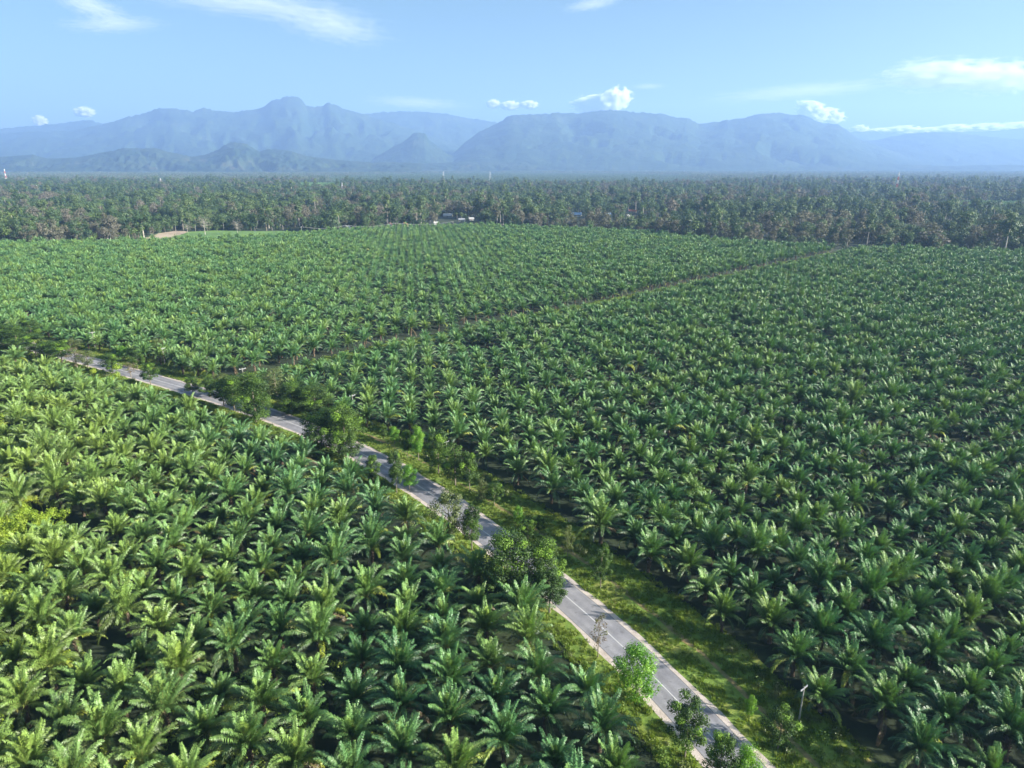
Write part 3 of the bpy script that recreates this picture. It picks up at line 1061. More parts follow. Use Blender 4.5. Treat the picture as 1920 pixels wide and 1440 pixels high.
TREES = [
    # base px, base py, top py, width px, kind, label
    (648, 858, 760, 66, 'big_lime', 'large dark tree with lime leaf tips overhanging the road, left side'),
    (606, 850, 768, 72, 'big_dark', 'broad dark tree beside the lime-tipped one, hiding the road bend'),
    (592, 775, 722, 74, 'big_dark', 'dark rounded tree on the far verge beside the pole'),
    (548, 772, 716, 56, 'big_dark', 'dark bushy tree on the far verge just left of the rounded one'),
    (480, 792, 700, 62, 'big_dark', 'tall dark tree standing across the road, hiding its far stretch'),
    (440, 770, 706, 46, 'dark', 'dark tree on the near verge left of the tall dark tree'),
    (520, 748, 690, 44, 'olive', 'olive green tree on the far verge behind the tall dark tree'),
    (415, 738, 700, 34, 'olive', 'loose olive tree on the far verge where the grass strip ends'),
    (395, 745, 708, 30, 'dark', 'small dark tree at the near edge of the road bend'),
    (212, 700, 662, 27, 'dark', 'narrow dark tree at the near edge of the pale far road'),
    (283, 722, 680, 24, 'dark', 'slender dark tree on the near road edge, second past the bend'),
    (246, 706, 680, 30, 'dry', 'thin brownish tree leaning over the pale far road'),
    (258, 690, 655, 24, 'dark', 'small dark tree on the far grass verge near the road'),
    (235, 676, 650, 18, 'lime', 'small bright green tree on the far grass verge'),
    (345, 698, 674, 32, 'dark', 'low dark bush at the foot of the palms by the grass strip'),
    (95, 675, 640, 52, 'big_dark', 'dark tree over the road at the far left'),
    (35, 655, 612, 62, 'big_dark', 'broad dark tree at the left edge by the road'),
    (62, 640, 600, 30, 'dark_lime', 'lime-topped tree behind the broad dark one at the left edge'),
    (145, 690, 652, 50, 'dry', 'brownish spreading tree at the start of the visible road'),
    (135, 662, 634, 34, 'olive', 'olive tree on the far verge near the left poles'),
    (300, 668, 634, 24, 'olive', 'olive roadside tree beyond the grass strip'),
    (740, 832, 800, 15, 'lime', 'small green sapling at the palm edge, first of the verge saplings'),
    (764, 858, 806, 16, 'dark', 'slender dark sapling with a bare lower stem on the far verge'),
    (785, 863, 802, 22, 'lime', 'bright topped sapling between the slender one and the dark tree'),
    (822, 889, 806, 40, 'dark', 'dark leafy tree on the far verge hiding a pole'),
    (854, 910, 838, 44, 'dark_lime', 'round dark tree with a pale stem on the far verge'),
    (881, 925, 850, 30, 'dark_lime', 'tall lime-tipped tree beside the round one'),
    (904, 938, 896, 16, 'olive', 'thin olive sapling on the verge below the tall lime-tipped tree'),
    (927, 948, 906, 26, 'dark_lime', 'low leafy sapling on the verge, last before the open grass'),
    (744, 925, 846, 26, 'dark', 'dark upright tree at the near road edge beside the bright green one'),
    (768, 918, 872, 24, 'lime', 'bright lime young tree at the near road edge'),
    (842, 1030, 918, 52, 'olive', 'tall grey-olive tree at the near road edge'),
    (885, 1033, 950, 36, 'dark', 'dark oval tree standing against the road'),
    (955, 1120, 1000, 96, 'big_dark', 'very large dark tree spreading across the road'),
    (1018, 1120, 1012, 66, 'big_lime', 'large lime-tipped tree at the right of the very large dark one'),
    (1030, 1150, 1068, 56, 'dark', 'dark tree below the lime-tipped one, touching the road edge'),
    (1064, 1048, 985, 18, 'olive', 'thin pale sapling alone on the far verge'),
    (1126, 1104, 1026, 32, 'dark_lime', 'leafy sapling with a pale stem on the far verge by the palms'),
    (1121, 1232, 1152, 30, 'dry', 'sparse brownish tree at the near road edge'),
    (1190, 1312, 1216, 60, 'lime', 'bright green rounded tree at the near road edge'),
    (1284, 1420, 1306, 56, 'dark_lime', 'tall ragged tree at the near road edge near the picture bottom'),
    (1345, 1490, 1378, 50, 'dark_lime', 'lime-tipped young tree at the bottom edge beside the road'),
    (1392, 1500, 1400, 40, 'lime', 'small lime tree at the bottom edge, nearest the road'),
    (1405, 1346, 1306, 15, 'lime', 'little lime sapling in the shaded grass by the lone pole'),
    (1458, 1404, 1330, 48, 'dark_lime', 'open lime-tipped young tree below the pole at lower right'),
    (12, 652, 606, 40, 'dark', 'dark upright tree hiding the road at the left edge'),
    (68, 668, 626, 38, 'dark', 'dark tree over the road, second in from the left edge'),
    (118, 682, 640, 36, 'dark_lime', 'leafy tree at the near road edge where the pale road first shows'),
    (165, 690, 656, 26, 'olive', 'small olive tree at the near road edge before the narrow dark tree'),
    (362, 742, 706, 24, 'dark', 'small dark tree at the near road edge before the bend'),
    (420, 762, 712, 34, 'dark', 'dark tree on the near verge hiding the road left of the tall dark tree'),
    (700, 905, 852, 24, 'dark', 'dark young tree at the near road edge in the shaded stretch'),
    (720, 824, 796, 13, 'dark_lime', 'thin sapling at the palm edge left of the small green one'),
    (1012, 1004, 968, 18, 'dark_lime', 'thin leafy sapling on the far verge above the lime-tipped big tree'),
    (972, 984, 950, 14, 'lime', 'small bright sapling on the far verge opposite the dark oval tree'),
    (1070, 930, 905, 14, 'lime', 'tiny green sapling at the palm edge mid verge'),
    (990, 1010, 975, 30, 'dark_lime', 'bushy low tree on the far verge opposite the dark oval tree'),
]
for i, (bx, by, ty, w, kind, lab) in enumerate(TREES):
    x, y, h, c_ = solve((bx, by), ty)
    r = w / 2 * c_ / F * (1.05 if kind.startswith('big') else 1.2)
    r = min(r, 0.55 * h)
    L_ = ROADSIDE[kind]
    cm, tm = L_[i % len(L_)]
    o = empty('roadside_tree', (x, y, 0), lab, 'tree', 'trees along the road', random.uniform(0, 6.28), (r / 3.0, r / 3.0, h / 10.0))
    link('crown', cm, o)
    link('trunk', tm, o)


# ------------------------------------------------------------------ utility poles
def pole_parts(h):
    p, a, ins = MB(), MB(), []
    p.tube([(0, 0, -0.3), (0, 0, h)], [0.20, 0.13], 8)
    a.box((0, 0, h - 0.35), (1.25, 0.08, 0.09))
    for x in (-1.1, 0, 1.1):
        q = MB()
        q.tube([(x, 0, h - 0.26), (x, 0, h - 0.02)], [0.07, 0.05], 6)
        ins.append(q)
    br = MB()
    br.tube([(-0.7, 0.1, h - 0.45), (0, 0.14, h - 1.2)], [0.03, 0.03], 4)
    br.tube([(0.7, 0.1, h - 0.45), (0, 0.14, h - 1.2)], [0.03, 0.03], 4)
    return p, a, br, ins


PH = 8.2
pp, pa, pb, pi_ = pole_parts(PH)
pm = (pp.mesh('pole_shape', [M['concrete']]), pa.mesh('crossarm_shape', [M['galv']]), pb.mesh('brace_shape', [M['galv']]), [q.mesh('insulator_shape', [M['ceramic']]) for q in pi_])
POLES = [
    (1113, 1016, 965, 'utility pole in front of dark palms, mid verge'),
    (1498, 1350, 1288, 'leaning-looking utility pole at lower right beside the palms'),
    (838, 862, 827, 'utility pole mostly hidden behind the dark verge tree, crossarm showing'),
    (663, 777, 740, 'utility pole between the dark rounded tree and the palms'),
    (459, 728, 690, 'utility pole with only its crossarm above the verge trees'),
    (309, 682, 652, 'utility pole above the grass strip by the far palms'),
    (178, 652, 622, 'utility pole farthest left, standing before the palms'),
]
for i, (bx, by, ty, lab) in enumerate(POLES):
    x, y, h, c_ = solve((bx, by), ty)
    s = h / PH
    o = empty('utility_pole', (x, y, 0), lab, 'utility pole', 'utility poles along the road', R(38), (s, s, s))
    link('pole', pm[0], o)
    link('crossarm', pm[1], o)
    link('brace', pm[2], o)
    for q in pm[3]:
        link('insulator', q, o)

# ------------------------------------------------------------------ far clearing, lawn and dirt
def flat_patch(name, pxs, z, m, kind='structure'):
    P = [g(a, b) for a, b in pxs]
    V = []
    n_ = len(P)
    for i in range(n_):
        a, b = Vector(P[i]), Vector(P[(i + 1) % n_])
        for k in range(6):
            q = a.lerp(b, k / 6)
            w = (b - a).length * 0.04
            q = q + Vector((mn.noise(Vector((q.x * 0.05, q.y * 0.05, 1))), mn.noise(Vector((q.x * 0.05, q.y * 0.05, 7))))) * w * 2
            V.append((q.x, q.y, z))
    me = bpy.data.meshes.new(name)
    me.from_pydata(V, [], [tuple(range(len(V)))])
    me.materials.append(m)
    o = link(name, me)
    o['kind'] = kind
    return o


LAWN = [(240, 456), (300, 457), (420, 454), (520, 449), (600, 442), (560, 433), (480, 433), (400, 432), (345, 435), (300, 437)]
flat_patch('lawn', LAWN, 0.05, M['lawn'])
flat_patch('dirt_patch', [(262, 450), (300, 452), (325, 447), (350, 434), (330, 433), (300, 438)], 0.25, M['dirt'])
lawn_w = [g(*p) for p in LAWN]
# pale crop strips in the middle distance (picture rows / columns turned into ground)
CROPS = [[(230, 376), (420, 380), (430, 370), (240, 367)], [(1790, 400), (2010, 402), (2010, 386), (1800, 384)],
         [(620, 347), (1290, 350), (1300, 330), (1180, 326), (900, 324), (700, 328), (600, 335)], [(560, 360), (640, 358), (640, 347), (560, 346)],
         [(1000, 352), (1400, 350), (1300, 336), (1000, 336)]]
crops_w = [[g(*p) for p in c_] for c_ in CROPS]

# forest points
fpoly = [g(x, y, 7) for x, y in FAR]


def far_edge_y(x):
    fx = [p[0] for p in fpoly]
    fy = [p[1] for p in fpoly]
    return np.interp(x, fx, fy)


TX, TY = [], []
sp = 11.0
for yy in np.arange(620, 3400, sp):
    half = 0.80 * yy + 120
    st = sp * (1 + max(0, (yy - 1800) / 1600) * 0.5)
    xx = np.arange(-half, half, st)
    TX.append(xx)
    TY.append(np.full(len(xx), yy))
TX, TY = np.concatenate(TX), np.concatenate(TY)
TX = TX + rng.uniform(-4.5, 4.5, len(TX))
TY = TY + rng.uniform(-4.5, 4.5, len(TY))
fe = far_edge_y(TX)
k = TY > fe + 5 + 16 * np.maximum(0, nz(TX, TY, 0.02, 8.0))
k &= ~in_poly(TX, TY, lawn_w)
crop = np.zeros(len(TX), bool)
for c_ in crops_w:
    crop |= in_poly(TX, TY, c_)
k &= ~(crop)
# thinning: uneven wood with small glades
TX, TY, fe = TX[k], TY[k], fe[k]
dn = nz(TX, TY, 0.012) + 0.6 * nz(TX, TY, 0.04, 5.0)
k = (dn > -0.42) & (rng.random(len(TX)) < 0.86)
TX, TY, fe, dn = TX[k], TY[k], fe[k], dn[k]
HOUSES = [
    # px, py(foot), width m, kind, label
    (731, 424, 9, 'white', 'red_roof', 'white gable-fronted house at the plantation edge, left of the red-roofed one'),
    (759, 424, 10, 'cream', 'red_roof', 'red-roofed house right of the white gable house'),
    (652, 430, 9, 'cream', 'tin_roof', 'low pale house half hidden by trees, left of the white gable house'),
    (817, 420, 7, 'white', 'white_roof', 'tiny white-roofed hut between the red-roofed house and the long roofs'),
    (840, 406, 17, 'white', 'white_roof', 'long white-roofed building among the trees behind the plantation'),
    (866, 414, 11, 'cream', 'tin_roof', 'tin-roofed house just right of the white-roofed hut'),
    (884, 412, 9, 'white', 'white_roof', 'small white-roofed house, right of the tin-roofed one'),
    (1081, 404, 19, 'white', 'blue_roof', 'wide blue-grey roofed hall in the village right of centre'),
    (1140, 404, 12, 'white', 'blue_roof', 'blue-roofed house between the wide hall and the orange building'),
    (1186, 398, 15, 'cream', 'red_roof', 'orange-red roofed two-tone building at the right of the village'),
    (1178, 406, 8, 'white', 'white_roof', 'small white house below the orange-red building'),
    (1242, 404, 8, 'white', 'tin_roof', 'small tin-roofed house, last on the right of the village'),
    (95, 367, 34, 'white', 'white_roof', 'long white shed in the wood at the far left'),
    (530, 380, 20, 'white', 'blue_roof', 'pale blue roof in the wood left of centre'),
    (1315, 396, 7, 'white', 'white_roof', 'tiny white hut in brown trees right of the village'),
    (1422, 393, 7, 'white', 'white_roof', 'tiny white hut farthest right in the brown wood'),
]
hxy = [g(a[0], a[1] + 1) for a in HOUSES]
for (hx, hy), a in zip(hxy, HOUSES):
    # the sight line in front of each house is open ground
    dx, dy = hx / math.hypot(hx, hy), hy / math.hypot(hx, hy)
    al = (TX - hx) * dx + (TY - hy) * dy
    ac = np.abs(-(TX - hx) * dy + (TY - hy) * dx)
    k = ~((al < 14) & (al > -250) & (ac < a[2] * 0.62 + 4))
    TX, TY, fe, dn = TX[k], TY[k], fe[k], dn[k]
n = len(TX)
print('forest', n)
# kinds: left side greener with dark clumps, right side browner
ux, vx, cx_ = proj(TX, TY, 8.0)
brown = np.clip(0.16 + 0.10 * (ux - 960) / 960 + 2.2 * nz(TX, TY, 0.005, 9.0) + 0.9 * nz(TX, TY, 0.018, 3.0), 0.02, 0.85)
rr = rng.random(n)
r2 = rng.random(n)
pk = np.where(rr < brown, np.where(r2 < 0.55, 4, 5), 0)
gr = rr >= brown
tot = np.where(r2 < 0.22, 0, np.where(r2 < 0.40, 1, np.where(r2 < 0.52, 2, np.where(r2 < 0.68, 3, np.where(r2 < 0.80, 6, np.where(r2 < 0.88, 7, np.where(r2 < 0.94, 8, 9)))))))
pk = np.where(gr, tot, pk)
# dark screen of trees along the plantation edge
edge = (TY - fe) < 26
pk = np.where(edge & (rng.random(n) < 0.55), np.where(r2 < 0.5, 0, 7), pk)
fs = np.clip(np.exp(rng.normal(-0.22, 0.34, n)), 0.35, 1.7)
frt = rng.uniform(0, 6.28, n)
fs = fs * np.where((TY - fe) < 18, 0.62, 1.0)
# nearest edge trees as things
infr = (ux > -20) & (ux < 1940) & (pk < 8)
front = np.where(infr & ((TY - fe) < 34))[0]
front = front[np.argsort(cx_[front] / fs[front])][:230]
front = front[np.argsort(ux[front])]
isf = np.zeros(n, bool)
isf[front] = True
KN = ['dark round', 'dark tall', 'pale-stemmed spreading', 'mid-green bushy', 'tall brownish', 'brownish bushy', 'slim pale-stemmed', 'low dark', '', '']
marks = [(-50, 'at the left edge'), (100, 'left of the big pale tree'), (270, 'just right of the pale tree'), (385, 'behind the lawn'), (520, 'left of the white gable house'),
         (731, 'by the gable houses'), (900, 'below the village, left part'), (1080, 'below the wide village hall'), (1200, 'right of the village'), (1400, 'right of the dark edge trees'), (1600, 'beyond the track end'), (1760, 'at the right edge')]
cnt = {}
for q in front:
    mk = [m_ for m_ in marks if ux[q] >= m_[0]][-1][1]
    key = (mk, KN[pk[q]])
    cnt[key] = cnt.get(key, 0) + 1
    lab = '%s tree, %s of its sort %s' % (KN[pk[q]], ordn(cnt[key]), mk)
    o = empty('forest_tree', (TX[q], TY[q], 0), lab, 'tree', 'trees lining the far edge of the plantation', frt[q], (fs[q], fs[q], fs[q]))
    link('crown', FOREST[pk[q]][2], o)
    link('trunk', FOREST[pk[q]][3], o)
m_ = ~isf
scatter('forest', np.stack([TX[m_], TY[m_], 0 * TX[m_]], 1), np.stack([0 * TX[m_], 0 * TX[m_], frt[m_]], 1), np.stack([fs[m_]] * 3, 1), pk[m_],
        [q[4] for q in FOREST] + COCO, 'mixed green and brownish woodland beyond the plantation', 'forest')
# marked trees at the clearing
for (bx, by, ty, w, kind, lab) in [
    (385, 440, 404, 30, 'bare', 'bare pinkish-grey tree with a wide crown on the lawn'),
    (446, 440, 411, 22, 'bare', 'smaller bare pinkish tree right on the lawn'),
    (352, 436, 418, 22, 'bare', 'low bare brown tree at the dirt patch'),
    (270, 446, 404, 40, 'pale', 'big pale green spreading tree left of the dirt patch'),
    (243, 448, 420, 34, 'dk', 'dark tree in front of the big pale green tree'),
    (1583, 400, 368, 36, 'dk', 'large dark crown standing out of the brown wood at right'),
    (1468, 462, 436, 22, 'dk', 'dark tree in the gap at the end of the track'),
    (1740, 470, 430, 46, 'brn', 'big brown rounded tree at the far plantation edge at right'),
]:
    x, y, h, c_ = solve((bx, by), ty)
    r = w / 2 * c_ / F
    if kind == 'bare':
        cm, tm, h0, r0 = BARE[0], BARE[1], 17, 7.5
    else:
        q = {'pale': 2, 'dk': 0, 'brn': 5}[kind]
        cm, tm, h0, r0 = FOREST[q][2], FOREST[q][3], fk[q][2]['h'], fk[q][2]['r']
    o = empty('forest_tree', (x, y, 0), lab, 'tree', None, 1.0, (r / r0, r / r0, h / h0))
    link('crown', cm, o)
    link('trunk', tm, o)

# crops: low rows of young palms / bushes
CX, CY, CP, CS = [], [], [], []
for ci_, c_ in enumerate(crops_w):
    xs_, ys_ = [p[0] for p in c_], [p[1] for p in c_]
    far_ = max(ys_) > 3400
    if far_:
        continue
    step = 13
    gx, gy = np.meshgrid(np.arange(min(xs_), max(xs_), step), np.arange(min(ys_), max(ys_), step))
    gx, gy = gx.ravel(), gy.ravel()
    kk = in_poly(gx, gy, c_)
    CX.append(gx[kk] + rng.uniform(-2, 2, kk.sum()))
    CY.append(gy[kk] + rng.uniform(-2, 2, kk.sum()))
if CX:
    CX, CY = np.concatenate(CX), np.concatenate(CY)
    print('crops', len(CX))
    scatter('young_palms', np.stack([CX, CY, 0 * CX], 1), np.stack([0 * CX, 0 * CX, rng.uniform(0, 6.28, len(CX))], 1), np.full((len(CX), 3), 1.3), rng.integers(0, NV, len(CX)), palm_me,
            'pale green palm plots among the distant woodland', 'palms')

# distant wood patches
PX, PY, PP, PS = [], [], [], []
yy = 3400.0
while yy < 9500:
    st = 44 + (yy - 3400) * 0.006
    half = 0.80 * yy + 200
    xx = np.arange(-half, half, st)
    PX.append(xx + rng.uniform(-12, 12, len(xx)))
    PY.append(np.full(len(xx), yy) + rng.uniform(-12, 12, len(xx)))
    yy += st
PX, PY = np.concatenate(PX), np.concatenate(PY)
crop = np.zeros(len(PX), bool)
for c_ in crops_w:
    crop |= in_poly(PX, PY, c_)
pn = nz(PX, PY, 0.0012, 4.0)
PP = np.where(crop, 4, rng.integers(0, 4, len(PX)))
PP = np.where((pn > 0.18) & ~crop & (rng.random(len(PX)) < 0.7), 4, PP)
ps = 1 + (PY - 3400) / 9000 * 0.5
print('patches', len(PX))
scatter('distant_forest', np.stack([PX, PY, 0 * PX], 1), np.stack([0 * PX, 0 * PX, rng.uniform(0, 6.28, len(PX))], 1), np.stack([ps, ps, np.where(crop, 1.0, rng.uniform(0.7, 1.25, len(PX)))], 1), PP, PATCH,
        'far flat woodland and plantations fading into blue haze below the mountains', 'forest')

# ------------------------------------------------------------------ houses
for (a, (hx, hy)) in zip(HOUSES, hxy):
    bx, by, w, wall, roof, lab = a
    d = w * 0.62
    hh = 3.3
    rz = random.uniform(-0.5, 0.5) if w < 16 else random.uniform(-0.15, 0.15)
    o = empty('house', (hx, hy, 0), lab, 'house', 'village houses behind the plantation', rz, (0.85, 0.85, 0.85))
    b = MB()
    b.box((0, 0, hh / 2), (w / 2, d / 2, hh / 2))
    rh = d * 0.33
    gab = 1 if 'gable' in lab else 0
    if gab:  # ridge runs towards the viewer
        b.face([(-w / 2, -d / 2, hh), (w / 2, -d / 2, hh), (0, -d / 2, hh + rh * 1.6)])
        b.face([(w / 2, d / 2, hh), (-w / 2, d / 2, hh), (0, d / 2, hh + rh * 1.6)])
    else:
        b.face([(-w / 2, d / 2, hh), (-w / 2, -d / 2, hh), (-w / 2, 0, hh + rh)])
        b.face([(w / 2, -d / 2, hh), (w / 2, d / 2, hh), (w / 2, 0, hh + rh)])
    link('wall', b.mesh('wall', [M['white_wall' if wall == 'white' else 'cream_wall']]), o)
    rf = MB()
    ov, th = 0.6, 0.12
    if gab:
        for s in (-1, 1):
            x1, z1, z0 = s * (w / 2 + ov), hh - ov * rh * 1.6 / (w / 2), hh + rh * 1.6 + 0.05
            p = [(0, -d / 2 - ov, z0), (x1, -d / 2 - ov, z1), (x1, d / 2 + ov, z1), (0, d / 2 + ov, z0)]
            rf.face(p)
            rf.face([(q[0], q[1], q[2] + th) for q in p])
            rf.face([p[1], p[2], (p[2][0], p[2][1], p[2][2] + th), (p[1][0], p[1][1], p[1][2] + th)])
            rf.face([p[0], p[1], (p[1][0], p[1][1], p[1][2] + th), (p[0][0], p[0][1], p[0][2] + th)])
    else:
        for s in (-1, 1):
            y1, z1, z0 = s * (d / 2 + ov), hh - ov * rh / (d / 2), hh + rh + 0.05
            p = [(-w / 2 - ov, 0, z0), (-w / 2 - ov, y1, z1), (w / 2 + ov, y1, z1), (w / 2 + ov, 0, z0)]
            rf.face(p)
            rf.face([(q[0], q[1], q[2] + th) for q in p])
            rf.face([p[1], p[2], (p[2][0], p[2][1], p[2][2] + th), (p[1][0], p[1][1], p[1][2] + th)])
            rf.face([p[0], p[1], (p[1][0], p[1][1], p[1][2] + th), (p[0][0], p[0][1], p[0][2] + th)])
    link('roof', rf.mesh('roof', [M[roof]]), o)
    q = MB()
    q.box((0, -d / 2 - 0.03, 1.05), (0.5, 0.04, 1.05))
    link('door', q.mesh('door', [M['wood']]), o)
    for wx in np.arange(-w / 2 + 1.6, w / 2 - 1.0, 2.8):
        if abs(wx) < 1.2:
            continue
        q = MB()
        q.box((wx, -d / 2 - 0.03, 1.7), (0.6, 0.04, 0.55))
        link('window', q.mesh('window', [M['glass_dark']]), o)
# little white mosque-like spire by the village
x, y, h, _ = solve((1155, 400), 384)
o = empty('minaret', (x, y, 0), 'slim white spire rising from the village trees left of the orange building', 'tower')
b = MB()
b.box((0, 0, 1.5), (1.6, 1.6, 1.5))
b.tube([(0, 0, 3), (0, 0, h * 0.62)], [1.1, 0.9], 10)
b.tube([(0, 0, h * 0.62), (0, 0, h * 0.65)], [1.3, 1.3], 10)
link('shaft', b.mesh('shaft', [M['white_wall']]), o)
b = MB()
b.tube([(0, 0, h * 0.65), (0, 0, h * 0.74), (0, 0, h * 0.82), (0, 0, h)], [0.8, 0.95, 0.45, 0.05], 10)
link('spire', b.mesh('spire', [M['white_paint']]), o)


# ------------------------------------------------------------------ lattice towers
def lattice_tower(base, top, lab, bw, red=True):
    x, y, h, _ = solve(base, top)
    o = empty('lattice_tower', (x, y, 0), lab, 'tower')
    secs = 7
    for k in range(secs):
        b = MB()
        z0, z1 = h * k / secs, h * (k + 1) / secs
        w0, w1 = bw * (1 - k / secs * 0.82), bw * (1 - (k + 1) / secs * 0.82)
        cor = [(-1, -1), (1, -1), (1, 1), (-1, 1)]
        t = max(0.12, bw * 0.05)
        for (sx, sy) in cor:
            b.tube([(sx * w0, sy * w0, z0), (sx * w1, sy * w1, z1)], [t, t], 4)
        for q in range(4):
            a, c = cor[q], cor[(q + 1) % 4]
            b.tube([(a[0] * w0, a[1] * w0, z0), (c[0] * w1, c[1] * w1, z1)], [t * 0.6] * 2, 3)
            b.tube([(c[0] * w0, c[1] * w0, z0), (a[0] * w1, a[1] * w1, z1)], [t * 0.6] * 2, 3)
            b.tube([(a[0] * w1, a[1] * w1, z1), (c[0] * w1, c[1] * w1, z1)], [t * 0.6] * 2, 3)
        link('mast_section', b.mesh('mast_section', [M['red_paint' if (red and k % 2 == 1) else ('white_paint' if red else 'galv')]]), o)
    b = MB()
    b.tube([(0, 0, h), (0, 0, h * 1.08)], [0.15, 0.05], 4)
    link('antenna', b.mesh('antenna', [M['white_paint']]), o)
    if red:
        for q in range(3):
            b = MB()
            a = q * 2.1
            c = Vector((math.cos(a) * bw * 0.35, math.sin(a) * bw * 0.35, h * 0.93))
            b.tube([tuple(c), tuple(c + Vector((math.cos(a), math.sin(a), 0)) * 0.5)], [1.1, 1.2], 10)
            link('dish', b.mesh('dish', [M['white_paint']]), o)


lattice_tower((1678, 372), 324, 'red and white lattice mast rising from the brown wood at right', 3.2)
lattice_tower((14, 346), 317, 'red and white lattice mast at the far left edge', 3.0)
lattice_tower((72, 366), 347, 'short red and white mast beside the long white shed', 2.2)
lattice_tower((304, 358), 334, 'grey lattice pylon in the wood left of centre', 4.0, False)
lattice_tower((643, 368), 343, 'grey lattice pylon left of the middle of the wood', 3.0, False)
lattice_tower((832, 345), 322, 'faint grey pylon on the far green plain, left of the other one', 5.0, False)
lattice_tower((919, 343), 321, 'faint grey pylon on the far green plain, right of the other one', 5.0, False)

# wires along the far edge of the plantation
for k, (a, b_) in enumerate([((566, 441), (650, 438)), ((650, 438), (742, 433)), ((742, 433), (850, 430))]):
    (x0, y0), (x1, y1) = g(*a), g(*b_)
    if k == 0:
        ends = [(x0, y0), (x1, y1)]
    else:
        ends.append((x1, y1))
for k, (x, y) in enumerate(ends):
    o = empty('utility_pole', (x, y, 0), 'thin pole carrying wires at the far plantation edge, %s from the left' % ordn(k + 1), 'utility pole', 'poles at the far plantation edge', R(80), (1.3, 1.3, 1.3))
    link('pole', pm[0], o)
    link('crossarm', pm[1], o)
for k in range(3):
    (x0, y0), (x1, y1) = ends[k], ends[k + 1]
    b = MB()
    pts = []
    for i in range(13):
        t = i / 12
        pts.append((x0 + (x1 - x0) * t, y0 + (y1 - y0) * t, 10.4 - 3.0 * math.sin(math.pi * t)))
    b.tube(pts, [0.07] * 13, 4)
    tag(link('power_line', b.mesh('power_line', [M['wire']])), 'pale sagging wire over the far palms, %s span from the left' % ordn(k + 1), 'power line', 'wires at the far plantation edge')


# ------------------------------------------------------------------ mountains
def ridge(name, prof, Y0, front, back, m, seed, rough=0.16, foot=0.0, spur=0.35, step=4, rows=61, freq=1.0):
    """terrain whose crest follows the seen skyline at distance Y0, with spurs and gullies down both flanks"""
    K = 0.8
    Y0, front, back = Y0 * K, front * K, back * K
    x0, x1 = prof[0][0], prof[-1][0]
    us = np.arange(x0, x1 + step, step)
    hs = np.interp(us, [p[0] for p in prof], [p[1] for p in prof])
    V, Fc = [], []
    Rn = rows
    for i, (uu, hy) in enumerate(zip(us, hs)):
        X0, _, Z0 = at_depth(uu, hy, Y0)
        Z0 = max(Z0, 5)
        endf = min(1.0, (uu - x0) / 60.0 + 0.02, (x1 - uu) / 60.0 + 0.02)
        for j in range(Rn):
            t = j / (Rn - 1) * 2 - 1            # -1 foot in front, 0 crest, 1 foot behind
            d = front * t if t < 0 else back * t
            y = Y0 + d
            x = X0 * (1 + d / Y0)
            a = abs(t)
            base = (1 - a) ** 1.25
            q = Vector(((x + 0.35 * y) / (1500 * K) * freq + seed, y / (1900 * K) * freq, seed * 1.7))
            n1 = mn.ridged_multi_fractal(q * 1.0, 0.9, 2.1, 6, 1.0, 2.0) - 1.0
            n2 = mn.fractal(q * 6.0, 0.8, 2.1, 4)
            # gullies deepen half-way down, vanish at the crest and at the foot
            w = (a * (1 - a) * 4) ** 1.2
            n1 = min(n1, 0.1)
            z = Z0 * (base + w * spur * 0.75 * n1 * (1 - a * 0.5)) + Z0 * rough * 0.25 * n2 * (0.16 + w) + Z0 * 0.02 * mn.fractal(q * 25.0, 0.7, 2.1, 3) * (1 - a)
            z = z if a < 0.98 else -6
            V.append((x, y, max(z, -6)))
    nI = len(us)
    for i in range(nI - 1):
        for j in range(Rn - 1):
            Fc.append((i * Rn + j, (i + 1) * Rn + j, (i + 1) * Rn + j + 1, i * Rn + j + 1))
    me = bpy.data.meshes.new(name)
    me.from_pydata(V, [], Fc)
    me.materials.append(m)
    me.polygons.foreach_set('use_smooth', [True] * len(Fc))
    me.update()
    o = link(name, me)
    o['kind'] = 'structure'
    return o


ridge('mountain', [(-420, 262), (-200, 252), (0, 241), (60, 236), (120, 230), (150, 226), (172, 225), (190, 231), (230, 236), (330, 250), (450, 280), (500, 300)], 17500, 2500, 1500, M['mountain'], 3)
ridge('mountain', [(-450, 285), (-200, 268), (-60, 256), (0, 251), (60, 247), (120, 246), (190, 234), (215, 227), (250, 216), (275, 211), (298, 203), (320, 203), (345, 206), (362, 209), (380, 201), (400, 207), (440, 210), (458, 207), (480, 206),
                   (497, 200), (508, 190), (520, 186), (535, 180), (552, 181), (566, 186), (573, 197), (590, 200), (605, 199), (617, 192), (630, 197), (650, 205), (680, 213), (720, 226), (780, 245), (830, 262), (900, 290)],
      15500, 4200, 1800, M['mountain'], 11, spur=0.9)
ridge('mountain', [(560, 250), (620, 225), (690, 212), (730, 210), (770, 209), (800, 210), (840, 214), (880, 221), (925, 228), (980, 240), (1060, 262), (1150, 290)], 17500, 3500, 1500, M['mountain'], 23, spur=0.3)
ridge('mountain', [(700, 296), (715, 288), (740, 274), (757, 266), (773, 251), (785, 248), (797, 251), (805, 262), (822, 276), (838, 288), (860, 296)], 12200, 1400, 1200, M['hill'], 31, spur=0.4, step=3)
ridge('mountain', [(835, 300), (850, 288), (870, 268), (900, 246), (930, 233), (950, 220), (965, 216), (1000, 213), (1015, 214), (1040, 211), (1085, 213), (1110, 209), (1128, 206), (1150, 205), (1170, 208), (1190, 210), (1240, 213), (1270, 220),
                   (1290, 222), (1312, 232), (1350, 228), (1362, 224), (1380, 224), (1405, 218), (1430, 212), (1470, 212), (1490, 215), (1510, 217), (1527, 224), (1545, 232), (1572, 233), (1590, 245), (1615, 262), (1650, 275), (1700, 292), (1740, 300)],
      13500, 3600, 2200, M['mountain'], 47, spur=1.0)
